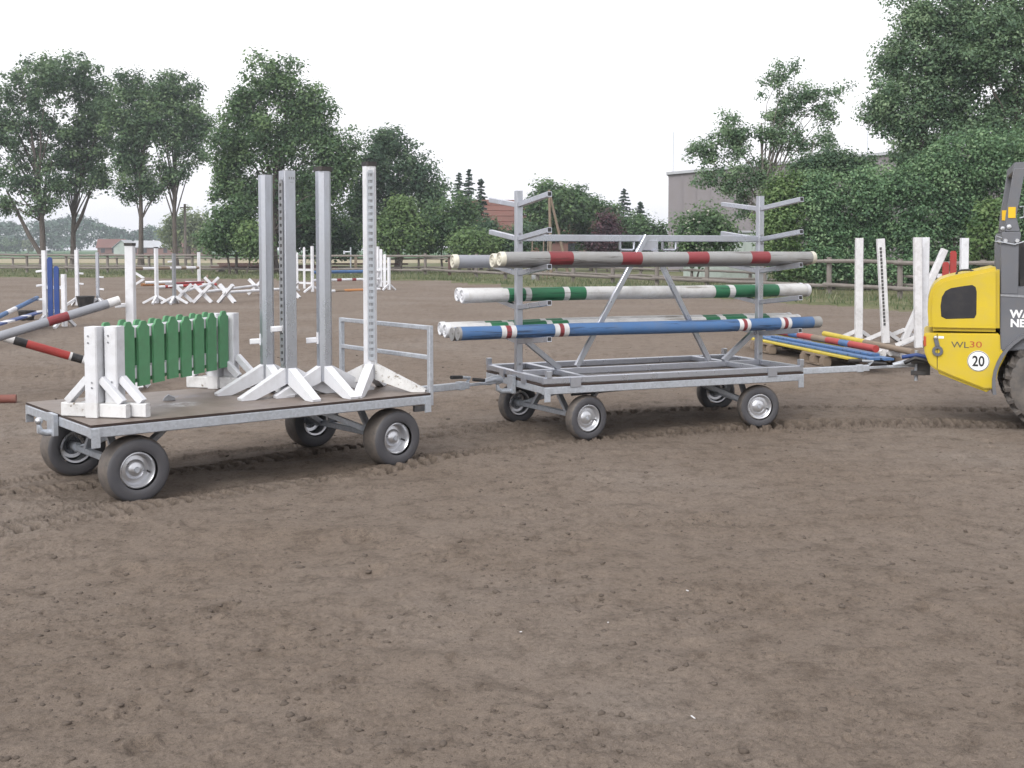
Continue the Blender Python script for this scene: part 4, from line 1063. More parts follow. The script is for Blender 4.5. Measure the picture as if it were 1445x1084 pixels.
# -- near left: post with a fallen pole and a second, lower one
post_stand('white post with black cap behind the green gates, nearest free standing post', -4.515, 13.5, 1.70, 0.10, foot=0.20, cups=((1.0, math.pi), (0.22, math.pi)))
simple_pole('grey pole with red bands sloping down left from the near white post', (-4.60, 13.35, 1.06), (-7.66, 11.22, 0.06),
            [(0.035, 2), (0.155, 0), (0.215, 1), (0.375, 0), (0.44, 1), (0.70, 0), (0.77, 1), (1.0, 0)], ['bluegray_pole', 'red', 'white_mud'], 0.105)
pe, pq = at(171, 522.5, 13.40), at(12, 478, 12.95)
ps = pe + (pq - pe).normalized() * 3.0
tt_ = lambda px: (at(px, 500, 13.15).x - ps.x) / (pe.x - ps.x)
simple_pole('red, black and white pole sloping down behind the green gates', ps, pe,
            [(tt_(-60), 1), (tt_(30), 0), (tt_(45), 2), (tt_(96), 1), (tt_(99), 0), (tt_(112), 2), (1, 0)], ['white_mud', 'red_bright', 'black'], 0.095)
simple_pole('worn red brown pole end lying on the sand at the left edge', (-5.34, 12.22, 0.055), (-8.1, 11.5, 0.055), [(1.0, 0)], ['redbrown'], 0.10)

# -- blue and white wing with its cups
def wing(label, p, q, heights, mats, w=0.12, feet=True, cups=(), group='jump wings', rail_z=(0.35, 0.85)):
    p, q = Vector(p), Vector(q); d = (q - p); L = d.length; d.normalize(); rz = math.atan2(d.y, d.x)
    th = thing('jump_wing', label, 'jump wing', p, rz, group)
    n = len(heights)
    for i, (h, m) in enumerate(zip(heights, mats)):
        x = L * i / (n - 1); ends = i in (0, n - 1)
        z0 = 0.03 if ends else 0.14
        if ends: bar_part('upright', m, th, (x, 0, z0), (x, 0, h), w * 0.85, 0.08, 0.008, (0, 1, 0))
        else:
            out = [(x - w / 2, z0), (x + w / 2, z0), (x + w / 2, h - 0.05), (x + w * 0.3, h - 0.01), (x, h), (x - w * 0.3, h - 0.01), (x - w / 2, h - 0.05)]
            MB().prism(out, -0.045, -0.02).build('plank', m, th)
    for z in rail_z: bar_part('rail', 'white', th, (0.05, 0.0, z), (L - 0.05, 0.0, z), 0.035, 0.07)
    for x in (0.0, L):
        for s in (-1, 1):
            bar_part('foot', 'white', th, (x, s * 0.04, 0.24), (x, s * 0.36, 0.02), 0.06, 0.07, 0.005)
    for z in cups: bar_part('pole_cup', 'white', th, (-0.045, 0, z), (-0.19, 0.0, z - 0.02), 0.06, 0.045, 0.006)
    return th
wing('blue and white wing of descending planks, left side of the arena', (-9.87, 24.1, 0), (-9.43, 24.0, 0), (1.63, 1.49, 1.30, 1.13), ['white', 'blue_deep', 'blue_deep', 'white'], 0.115, cups=(1.20, 0.90, 0.60, 0.35))
simple_pole('blue and white pole sloping down left from the blue wing', (-10.12, 24.3, 0.62), (-8.75, 18.5, 0.36), [(0.42, 0), (0.56, 1), (0.8, 0), (1, 1)], ['blue', 'white'], 0.09)
pl = thing('jump_plank', 'blue and white striped plank hanging low beside the blue wing', 'jump plank', (-10.18, 24.55, 0.30), math.atan2(-3.9, 0.87))
for k, mt in enumerate(('blue_deep', 'white', 'blue_deep', 'white', 'blue_deep')):
    w = (1.35, 0.4, 1.2, 0.7, 0.9)[k]; x0 = (0, 1.35, 1.75, 2.95, 3.65)[k]
    MB().box((x0 + w / 2, 0, 0), (w - 0.0005, 0.16, 0.03)).build('panel', mt, pl)
# dark rubber tubs weighing the stands down
def tub(label, x, y, s=1.0):
    o = MB().lathe([(0.001, 0.0), (0.20 * s, 0.0), (0.22 * s, 0.05 * s), (0.26 * s, 0.30 * s), (0.28 * s, 0.30 * s), (0.275 * s, 0.33 * s), (0.245 * s, 0.32 * s), (0.20 * s, 0.06 * s), (0.001, 0.05 * s)], axis='Z', n=20).build('rubber_tub', 'black', loc=(x, y, 0.0), smooth=40)
    tag(o, label, 'rubber tub', 'tubs by the jump stands')
tub('black rubber tub at the foot of the white post with blue wing before it', -12.2, 32.6, 0.95)
tub('black rubber tub left of the blue and white wing', -11.25, 26.4, 0.72)
post_stand('slim white post just right of the blue and white wing', -12.62, 33.1, 1.63, 0.10, cap=None, cups=((0.95, 0.2), (0.65, 0.2)))
post_stand('slim grey post with white cups, right of the white one', -11.95, 32.9, 1.56, 0.085, 'alu', cap=None, cups=((0.85, 0.1), (0.5, 0.1)))
post_stand('white post with dark cap and splayed feet, left of the crossed cavaletti', -10.72, 34.4, 1.68, 0.10, rz=R(45), foot=0.42)
post_stand('dull grey post standing among the crossed cavaletti ends', -10.16, 34.3, 1.52, 0.095, 'galv_dark', cap=None, rz=R(45), foot=0.40, cups=((1.28, math.pi * 0.9), (0.55, math.pi * 0.9)))
post_stand('distant thin white post on a flat foot, behind the cavaletti', -15.25, 55.6, 1.50, 0.13, foot=0.75, flat_foot=True, rz=R(30))
for i, (px, py, d, side) in enumerate(((195, 402, 46, 1),)):
    b = ground_at(px, 407)
    th = thing('cavaletti_end', 'white angled end frame lying open to the left, behind the near posts', 'cavaletti', (b.x, b.y, 0), 0)
    bar_part('arm', 'white', th, (0.25, 0, 0.42), (-0.35, 0, 0.80), 0.07, 0.09)
    bar_part('arm', 'white', th, (0.25, 0, 0.40), (-0.35, 0, 0.02), 0.07, 0.09)
# -- cavaletti: two crossed ends and a pole between them
def cavaletto(label, a, b, mats=('white',), bands=((1.0, 0),), s=0.27, dia=0.095):
    a, b = Vector((a[0], a[1], 0)), Vector((b[0], b[1], 0)); d = b - a; L = d.length; rz = math.atan2(d.y, d.x)
    th = thing('cavaletto', label, 'cavaletti', a, rz, 'low crossed cavaletti')
    for x in (0.06, L - 0.06):
        for k in (-1, 1):
            off = 0.04 * k
            bar_part('cross_arm', 'white', th, (x + off, -k * s, 0.02), (x + off, k * s, 0.56), 0.11, 0.10, 0.006)
    z = 0.33; t0 = -0.02; x0 = -0.08
    n = 14
    prev = 0.0
    for (t, mi) in bands:
        MB().tube([(x0 + prev * (L + 0.16), 0, z), (x0 + t * (L + 0.16), 0, z)], dia / 2, n).build('pole', mats[mi], th, smooth=40); prev = t + 0.0004
g = lambda px, py: ground_at(px, py)
cavaletto('white cavaletto with its near cross left, beside the dull grey post', g(258, 427), g(299, 412))
cavaletto('white cavaletto whose near cross stands second from left', g(285, 428), (-11.0, 42.5) if False else g(362, 416))
cavaletto('white cavaletto reaching right as far as the white wing', g(318, 428), g(413, 421))
# -- poles and low rails behind them
simple_pole('low white rail behind the near white posts', at(205, 399, 46), at(245, 398, 46.5), [(1, 0)], ['white'], 0.12)
simple_pole('red and white pole lying low behind the cavaletti', at(222, 405.5, 47), at(305, 401.5, 49), [(0.12, 0), (0.3, 1), (0.42, 0), (0.75, 1), (0.85, 0), (1, 1)], ['white', 'red_bright'], 0.13)
simple_pole('dull orange and red pole lying on the sand behind the cavaletti', at(200, 402, 48), at(300, 398.5, 52), [(0.3, 0), (0.42, 1), (0.62, 2), (1, 2)], ['orange', 'white', 'red'], 0.13)
simple_pole('brown and white pole raised between the two distant posts', at(186, 379, 52), at(280, 378, 55), [(0.15, 0), (0.35, 1), (0.55, 0), (0.72, 1), (0.8, 0), (0.95, 1), (1, 0)], ['wood', 'white'], 0.14)
simple_pole('short weathered pole leaning beside the distant flat footed post', at(289, 401, 50), at(293, 389, 50.4), [(1, 0)], ['wood'], 0.10)
# -- oxer in the middle with two white wings
wl_n, wl_f = g(441, 413), g(425, 409)
wing('left white wing of the distant jump, planks rising to the right', (wl_f.x - 0.1, wl_f.y - 1.6, 0), (wl_n.x, wl_n.y, 0), (1.36, 1.52, 1.72, 1.76), ['white'] * 4, 0.15)
wr_n, wr_f = g(535, 409), g(549, 410)
wing('right white wing of the distant jump, planks falling to the right', (wr_n.x, wr_n.y - 0.4, 0), (wr_f.x, wr_f.y, 0), (1.75, 1.65, 1.45, 1.32), ['white'] * 4, 0.15)
yA = 44.5
simple_pole('blue and white top pole of the distant white winged jump', at(441, 384.5, 43.6), at(535, 382.5, 45.6), [(0.10, 0), (0.85, 0), (1, 1)], ['blue', 'white'], 0.12)
simple_pole('white and red middle pole of the distant white winged jump', at(441, 396, 43.6), at(535, 394, 45.6), [(0.35, 0), (0.42, 1), (0.58, 0), (0.64, 1), (1, 0)], ['white', 'red'], 0.11)
simple_pole('white and orange ground pole of the distant white winged jump', at(450, 411.5, 43.6), at(536, 408.5, 45.6), [(0.25, 0), (0.36, 2), (0.40, 2), (0.80, 1), (1, 0)], ['white', 'orange', 'wood'], 0.12)
# -- two cavaletti blocks in the middle distance
for (px, py, lab) in ((360, 442, 'small white block bracket low on the sand left of the tall stands'),):
    pass

# ================================================================== PALLETS AND LOOSE POLES ON THE RIGHT
pa, pb = Vector((4.02, 18.97, 0)), Vector((4.70, 15.06, 0)); pdir = (pb - pa).normalized(); prz = math.atan2(pdir.y, pdir.x); perp = Vector((-pdir.y, pdir.x, 0))
def pallet(label, c, rz):
    th = thing('pallet', label, 'pallet', c, rz, 'pallets under the pole pile')
    for y in (-0.55, 0.0, 0.55):
        bar_part('skid', 'wood', th, (-0.4, y, 0.012), (0.4, y, 0.012), 0.10, 0.022)
        for x in (-0.33, 0.0, 0.33): MB().box((x, y, 0.064), (0.14, 0.12, 0.08)).build('block', 'wood', th)
    for x in (-0.33, 0.0, 0.33): bar_part('stringer', 'wood', th, (x, -0.6, 0.116), (x, 0.6, 0.116), 0.12, 0.022)
    for y in (-0.52, -0.26, 0.0, 0.26, 0.52): bar_part('deck_slat', 'wood', th, (-0.4, y, 0.139), (0.4, y, 0.139), 0.12, 0.022)
c0 = pa + pdir * 0.55 + perp * 0.5
pallet('weathered pallet under the far left end of the pole pile', c0, prz)
c1_ = pa + pdir * 2.5 + perp * 0.5
pallet('weathered pallet under the right end of the pole pile', c1_, prz)
base_z = 0.152
def pile_plank(label, off, z, w, h, mats, seg, s0=-0.35, s1=3.9, rz=0.0):
    o = pa + pdir * s0 + perp * off
    th = thing('jump_plank', label, 'jump plank', (o.x, o.y, z), prz + rz, 'planks on the pile')
    L = s1 - s0; x = 0
    for k in range(seg):
        MB().box((x + L / seg / 2, 0, h / 2), (L / seg - 0.001, w, h), ch=0.004).build('section', mats[k % len(mats)], th)
        x += L / seg
pile_plank('yellow plank, nearest on the pole pile', 0.02, base_z, 0.13, 0.03, ['yellow_plank'], 1, -0.3, 3.6)
pile_plank('second yellow plank from the front of the pole pile, under the blue ones', 0.17, base_z, 0.13, 0.03, ['yellow_plank'], 1, -0.42, 3.5)
pile_plank('blue plank lying on the yellow planks of the pile', 0.13, base_z + 0.034, 0.16, 0.03, ['blue'], 1, -0.2, 3.95)
pile_plank('second blue plank of the pile beside the red and blue pole', 0.30, base_z + 0.034, 0.15, 0.03, ['blue'], 1, 0.0, 4.0)
pile_plank('third blue plank, highest of the blue ones on the pile', 0.20, base_z + 0.068, 0.12, 0.03, ['blue'], 1, 0.4, 3.7, 0.02)
def pile_pole(label, off, z, bands, mats, s0=-0.3, s1=3.6, dia=0.10, dz=0.0):
    a = pa + pdir * s0 + perp * off; b = pa + pdir * s1 + perp * off
    pole('jump_pole', label, (a.x, a.y, z), (b.x, b.y, z + dz), dia, bands, mats, 'poles on the pile', (None, None))
zp = base_z + 0.052
rb = [(0.12, 1), (0.24, 0), (0.33, 1), (0.47, 0), (0.60, 2), (0.72, 0), (0.80, 1), (1.0, 0)]
pile_pole('red and blue banded pole along the middle of the pile', 0.40, zp + 0.085, rb, ['red_bright', 'blue', 'wood'], s1=3.45)
pile_pole('yellow and white worn pole behind the red and blue one', 0.56, zp, [(0.25, 0), (0.4, 1), (0.6, 0), (0.7, 2), (1.0, 1)], ['yellow_plank', 'white_flake', 'yellow_plank'], s1=3.35)
pile_pole('white worn pole low in the middle of the pile, mostly covered', 0.70, zp + 0.02, [(0.3, 0), (0.5, 1), (0.62, 0), (1.0, 1)], ['white_flake', 'white_worn'], s1=3.3)
pile_pole('yellow and white pole at the back of the pile', 0.78, zp, [(0.3, 0), (0.45, 1), (0.6, 2), (0.8, 0), (1, 1)], ['yellow_plank', 'white_worn', 'wood'], s1=3.5)
pile_pole('bare wooden pole lowest at the back of the pile', 0.90, zp, [(1, 0)], ['wood'], s1=3.6)
pile_pole('mossy yellow pole end sticking out furthest right of the pile', 0.70, zp + 0.13, [(0.5, 0), (1, 1)], ['yellow_plank', 'wood'], s0=1.2, s1=3.9, dia=0.085, dz=-0.06)
# upright posts standing behind the pile
def upright(label, pxt, pyt, pxb, pyb, d, w=0.13, mat='white_worn', strip=False):
    a, b = at(pxb, pyb, d), at(pxt, pyt, d)
    # carry the line down to the ground
    dirv = (b - a).normalized(); foot = a - dirv * (a.z / dirv.z)
    th = thing('jump_stand', label, 'jump stand', foot, 0, 'upright posts behind the pole pile')
    L = (b - foot)
    MB().bar((0, 0, 0), L, w, w * 0.85, up=(0, 1, 0), ch=0.012).build('post', mat, th, smooth=30)
    if strip:
        m = MB(); n = 22
        for i in range(n):
            t = 0.18 + 0.76 * i / n
            c = L * t + Vector((-w * 0.18, -w * 0.44, 0)); m.box(c, (0.035, 0.012, L.z * 0.026))
        m.build('slot_inserts', 'steel_dark', th)
    for k in (-1, 1):
        MB().bar((0, 0, 0.2), (k * 0.3, 0.22, 0.02), 0.06, 0.07).build('leg', mat, th)
upright('weathered white post, leftmost of those behind the pole pile', 1212.5, 336, 1211.5, 477, 20.6)
upright('white post with a dark slotted strip, leaning left behind the pole pile', 1242.5, 337, 1250, 486, 20.2, strip=True)
upright('dull white post just left of the loader, front of a touching pair', 1294.5, 335, 1296, 500, 19.2, 0.125)
upright('white post touching the right side of the front one by the loader', 1306, 335, 1303, 490, 19.45, 0.12, 'white')
upright('white post leaning far over to the right behind the loader', 1333, 352, 1273, 486, 20.6, 0.12)
upright('bright white post rising straight above the loader hood', 1361, 336, 1360, 400, 21.0, 0.135, 'white')
q = at(1340, 400, 23.0)
th = thing('jump_wing', 'red plank wing half hidden behind the loader hood', 'jump wing', (q.x, q.y, 0), R(8))
MB().prism([(-0.16, 0.15), (-0.03, 0.15), (-0.03, 1.36), (-0.06, 1.40), (-0.13, 1.40), (-0.16, 1.36)], -0.02, 0.01).build('plank', 'red_bright', th)
MB().prism([(0.0, 0.15), (0.13, 0.15), (0.13, 1.58), (0.10, 1.62), (0.03, 1.62), (0.0, 1.58)], -0.02, 0.01).build('plank', 'red_bright', th)
bar_part('rail', 'white', th, (-0.25, 0.03, 1.12), (0.2, 0.03, 1.12), 0.03, 0.08)
bar_part('foot', 'white', th, (0.0, -0.4, 0.06), (0.0, 0.4, 0.06), 0.08, 0.10)
bar_part('upright', 'white', th, (-0.02, 0.04, 0.1), (-0.02, 0.04, 1.2), 0.08, 0.06)
# ================================================================== BUILDINGS AND POLES BEYOND THE FENCE
M['roof_tile'] = paint('red_clay_tile', (0.145, 0.066, 0.052), 0.8, amount=0.5, scale=1.2, dirt=(0.12, 0.09, 0.075))
M['brick_far'] = paint('red_brick', (0.17, 0.085, 0.07), 0.85, amount=0.4, scale=1)
M['hall_grey'] = paint('grey_hall_cladding', (0.205, 0.19, 0.20), 0.7, amount=0.25, scale=0.4)
M['hall_light'] = paint('light_roof_sheet', (0.36, 0.375, 0.40), 0.5, amount=0.3, scale=0.5)
M['greenhouse'] = paint('pale_green_sheet', (0.34, 0.39, 0.36), 0.6, amount=0.4, scale=0.8)
M['glass_dark'] = paint('dark_window_glass', (0.03, 0.035, 0.04), 0.15, amount=0.1, spec=0.6)
def house(name, label, c, rz, L, Wd, eave, ridge, wall, roof, windows=True, cat='house', over=0.4):
    th = thing(name, label, cat, c, rz)
    MB().prism([(-Wd / 2, -0.4), (Wd / 2, -0.4), (Wd / 2, eave), (0, ridge - 0.1), (-Wd / 2, eave)], -L / 2, L / 2, axes='yz').build('wall', wall, th)
    k = (ridge - eave) / (Wd / 2)
    for s in (-1, 1):
        r = MB().bar((0, s * (Wd / 4 + over / 2), (eave + ridge) / 2 - k * over / 2 + 0.02), (0.001, s * (Wd / 4 + over / 2), (eave + ridge) / 2 - k * over / 2 + 0.02), 0.1, 0.1)
        m = MB(); a = (s * 0.01, ridge + 0.06); b = (s * (Wd / 2 + over), eave - k * over + 0.06)
        m.prism([a, b, (b[0], b[1] - 0.12), (a[0], a[1] - 0.12)], -L / 2 - over, L / 2 + over, axes='yz')
        ro = m.build('roof', roof, th)
        if name == 'farm_house':
            n = int(math.hypot(b[0] - a[0], b[1] - a[1]) / 0.9)
            for i in range(1, n):
                t = i / n; MB().bar((-L / 2 - over, a[0] + (b[0] - a[0]) * t, a[1] + (b[1] - a[1]) * t + 0.012), (L / 2 + over, a[0] + (b[0] - a[0]) * t, a[1] + (b[1] - a[1]) * t + 0.012), 0.10, 0.05).build('tile_course', roof, ro)
    if windows:
        for s in (-1, 1):
            for i in range(max(1, int(L / 3))):
                x = -L / 2 + 1.5 + 3 * i
                if x < L / 2 - 0.8: MB().box((x, s * (Wd / 2 + 0.01), eave * 0.55), (1.1, 0.06, 1.2)).build('window', 'glass_dark', th)
    return th
h = at(725, 300, 118)
fh = house('farm_house', 'red tiled house roof showing between trees behind the pole rack', (h.x + 1.0, 118, 0), R(14), 13, 9, 2.9, 6.6, 'brick_far', 'roof_tile')
MB().box((-0.2, -1.9, 5.12), (0.9, 0.7, 0.10)).build('skylight', 'hall_light', fh, rot=(0, 0, 0))
MB().box((3.5, 0.9, 6.6), (0.6, 0.6, 1.2)).build('chimney', 'brick_far', fh)
for i, (px, d, L, Wd, e, r_, wall, roof, rz, lab) in enumerate(((158, 330, 7, 6, 2.4, 4.6, 'brick_far', 'roof_tile', 10, 'distant red roofed house at the foot of the woods, leftmost'),
        (178, 326, 5, 5, 2.4, 4.3, 'greenhouse', 'hall_light', 80, 'distant white gabled shed right beside the red roofed house'),
        (222, 322, 13, 7, 2.4, 4.1, 'brick_far', 'hall_light', -8, 'long distant barn with a pale roof behind the third tree'),
        (277, 300, 7, 6, 2.6, 5.0, 'brick_far', 'roof_tile', 15, 'distant brick house right of the telegraph pole'))):
    p = at(px, 350, d); house('distant_house', lab, (p.x, d, -0.25), R(rz), L, Wd, e, r_, wall, roof, windows=True)
# grey hall on the right
hl = at(943, 300, 84)
hall = thing('grey_hall', 'large plain grey hall standing behind the right hand trees', 'hall', (hl.x, 84, 0), R(-12))
MB().prism([(0, -0.4), (30, -0.4), (30, 9.4), (0, 7.05)], 0, 22).build('wall', 'hall_grey', hall)
MB().prism([(-0.15, 7.05), (30.2, 9.42), (30.2, 9.62), (-0.15, 7.25)], -0.2, 22.2).build('roof_edge', 'hall_light', hall)
for x in np.arange(1.0, 30, 1.0): MB().bar((x, -0.02, -0.3), (x, -0.02, 7.0 + x * 0.078), 0.09, 0.05, up=(0, 1, 0)).build('cladding_rib', 'hall_grey', hall)
MB().box((22, 6, 9.6), (3.2, 3, 1.0)).build('roof_unit', 'hall_light', hall)
for x in (0.3, 14.0): MB().tube([(x, 0.4, 7.2 + x * .078), (x, 0.4, 10.2 + x * .078)], 0.03, 6).build('lightning_rod', 'galv', hall)
gh = at(1025, 345, 62)
g_ = thing('site_container', 'pale green flat roofed container half hidden behind shrubs', 'container', (gh.x, 62, 0), R(-20))
MB().box((0, 0, 1.25), (4.2, 2.4, 2.5)).build('wall', 'greenhouse', g_)
MB().box((0, 0, 2.56), (4.4, 2.6, 0.10)).build('roof', 'hall_light', g_)
for x in np.arange(-1.9, 2.0, 0.38): MB().box((x, -1.215, 1.25), (0.05, 0.03, 2.4)).build('rib', 'greenhouse', g_)
# telegraph pole and the propped timber pair
tpx = at(262, 372, 96); o = thing('telegraph_pole', 'thin dark telegraph pole beside the fourth tall tree', 'telegraph pole', (tpx.x, 96, -0.4))
MB().tube([(0, 0, 0), (0, 0, 5.8)], [0.13, 0.10], 10).build('shaft', 'fence_wood', o, smooth=40)
MB().bar((-0.4, 0, 5.5), (0.4, 0, 5.5), 0.08, 0.08).build('crossarm', 'fence_wood', o)
b0 = at(778, 366, 66); o = thing('timber_mast', 'pale timber mast with a sloping prop, seen through the pole rack', 'mast', (b0.x, 66, 0))
t_ = at(775, 268, 66); MB().tube([(0, 0, 0), (t_.x - b0.x, 0, t_.z)], [0.10, 0.08], 10).build('shaft', 'wood', o, smooth=40)
p1_ = at(803, 366, 66); MB().tube([(p1_.x - b0.x, 0.2, 0), (t_.x - b0.x, 0, t_.z - 0.05)], [0.09, 0.07], 10).build('prop', 'wood', o, smooth=40)
for i, px in enumerate((750, 766, 772)):
    q = at(px, 365, 62); t2_ = at(px + 1.5, 338, 62)
    tag(MB().tube([(0, 0, 0), (0.05, 0, t2_.z)], 0.035, 8).build('stake', 'wood', loc=(q.x, 62, 0), smooth=40), ['leftmost thin stake behind the pole rack post', 'middle thin stake behind the pole rack', 'thin stake right beside the timber mast'][i], 'stake', 'thin stakes behind the rack')
wp_ = at(753, 360, 60); tag(MB().bar((0, 0, 0), (0, 0, 1.35), 0.22, 0.2, up=(0, 1, 0), ch=0.02).build('white_bollard', 'hall_light', loc=(wp_.x, 60, 0)), 'short pale square post beside the left rack post', 'post')
sp = at(495, 372, 74); o = thing('water_tap', 'small grey standpipe with a crossed head behind the fence', 'standpipe', (sp.x, 74, 0))
MB().tube([(0, 0, 0), (0, 0, 1.75)], 0.05, 8).build('pipe', 'galv', o, smooth=40); MB().tube([(0, 0, 1.45), (-0.4, 0, 1.45)], 0.05, 8).build('arm', 'galv', o, smooth=40); MB().box((-0.42, 0, 1.42), (0.12, 0.1, 0.22)).build('head', 'galv', o)
tp_ = at(502, 372, 73.5); tag(MB().bar((0, 0, 0), (0, 0, 1.2), 0.16, 0.16, up=(0, 1, 0)).build('short_post', 'wood', loc=(tp_.x, 73.5, 0)), 'short pale wooden post beside the standpipe', 'post')
# dark red heap of boards behind the fence
bs = at(360, 372, 79); o = thing('board_stack', 'long low stack of dark red brown boards behind the fence', 'board stack', (bs.x, 79, -0.05), R(-6))
for i in range(12):
    MB().box((random.uniform(-0.8, 8.8), random.uniform(-0.4, 0.4), 0.30 + 0.12 * (i % 4)), (random.uniform(3, 6), 0.28, 0.11), rz=random.uniform(-.03, .03)).build('board', 'fence_red', o)
for x in (-2.5, 1, 5, 9): MB().box((x, 0, 0.12), (0.2, 1.2, 0.24)).build('bearer', 'fence_wood', o)

# ================================================================== TREES
def foliage_set():
    M['leaf_oak'] = foliage('oak_leaves', (0.050, 0.095, 0.055), (0.108, 0.183, 0.098), (0.198, 0.287, 0.138))
    M['leaf_deep'] = foliage('deep_green_leaves', (0.041, 0.082, 0.054), (0.086, 0.150, 0.090), (0.156, 0.235, 0.122))
    M['leaf_mid'] = foliage('mid_green_leaves', (0.047, 0.093, 0.047), (0.101, 0.178, 0.085), (0.185, 0.280, 0.121))
    M['leaf_light'] = foliage('light_green_leaves', (0.072, 0.133, 0.055), (0.143, 0.228, 0.087), (0.228, 0.324, 0.131))
    M['leaf_hedge'] = foliage('hedge_leaves', (0.065, 0.127, 0.073), (0.152, 0.268, 0.139), (0.322, 0.461, 0.251))
    M['leaf_poplar'] = foliage('poplar_leaves', (0.066, 0.122, 0.074), (0.148, 0.238, 0.138), (0.277, 0.378, 0.217))
    M['leaf_purple'] = foliage('purple_leaves', (0.035, 0.017, 0.026), (0.075, 0.035, 0.050), (0.135, 0.060, 0.075))
    M['leaf_willow'] = foliage('willow_leaves', (0.10, 0.135, 0.065), (0.18, 0.23, 0.115), (0.27, 0.32, 0.16))
    M['leaf_fir'] = foliage('fir_needles', (0.020, 0.042, 0.034), (0.045, 0.078, 0.058), (0.085, 0.125, 0.085), 0.1)
    M['leaf_far'] = foliage('far_wood_leaves', (0.034, 0.068, 0.055), (0.062, 0.115, 0.082), (0.095, 0.155, 0.100), 0.1)
    M['bark'] = bark('bark'); M['bark_pale'] = bark('pale_bark', (0.10, 0.09, 0.08), (0.24, 0.22, 0.20))
    M['blossom'] = foliage('elder_blossom', (0.45, 0.45, 0.40), (0.6, 0.6, 0.52), (0.7, 0.7, 0.6), 0.1)
foliage_set()

def leaf_cloud(P, Nrm, size, tone):
    """one pointed four-cornered leaf per point"""
    n = len(P)
    a = rng.normal(size=(n, 3)); a -= (a * Nrm).sum(1)[:, None] * Nrm; a /= np.linalg.norm(a, axis=1)[:, None] + 1e-9
    b = np.cross(Nrm, a)
    s = size[:, None]
    V = np.stack([P - a * s, P + b * s * 0.62 + Nrm * s * 0.12, P + a * s, P - b * s * 0.62 + Nrm * s * 0.12], 1)
    return V.reshape(-1, 3), tone
def clumps_to_leaves(C, rc, per, leaf, tone_c, flat=0.9):
    n = len(C); k = np.repeat(np.arange(n), per)
    d = rng.normal(size=(len(k), 3)); d /= np.linalg.norm(d, axis=1)[:, None]
    r = rng.random(len(k)) ** 0.5 * np.exp(rng.normal(0, 0.08, len(k)))
    off = d * (r * rc[k])[:, None] * np.array([1.15, 1.15, flat])
    P = C[k] + off
    Nn = d * 0.7 + np.array([0, 0, 0.55]) + rng.normal(size=(len(k), 3)) * 0.33
    Nn /= np.linalg.norm(Nn, axis=1)[:, None]
    sz = leaf * rng.uniform(0.45, 1.3, len(k))
    tn = np.clip(tone_c[k] + rng.normal(0, 0.15, len(k)), 0, 1)
    return leaf_cloud(P, Nn, sz, tn)
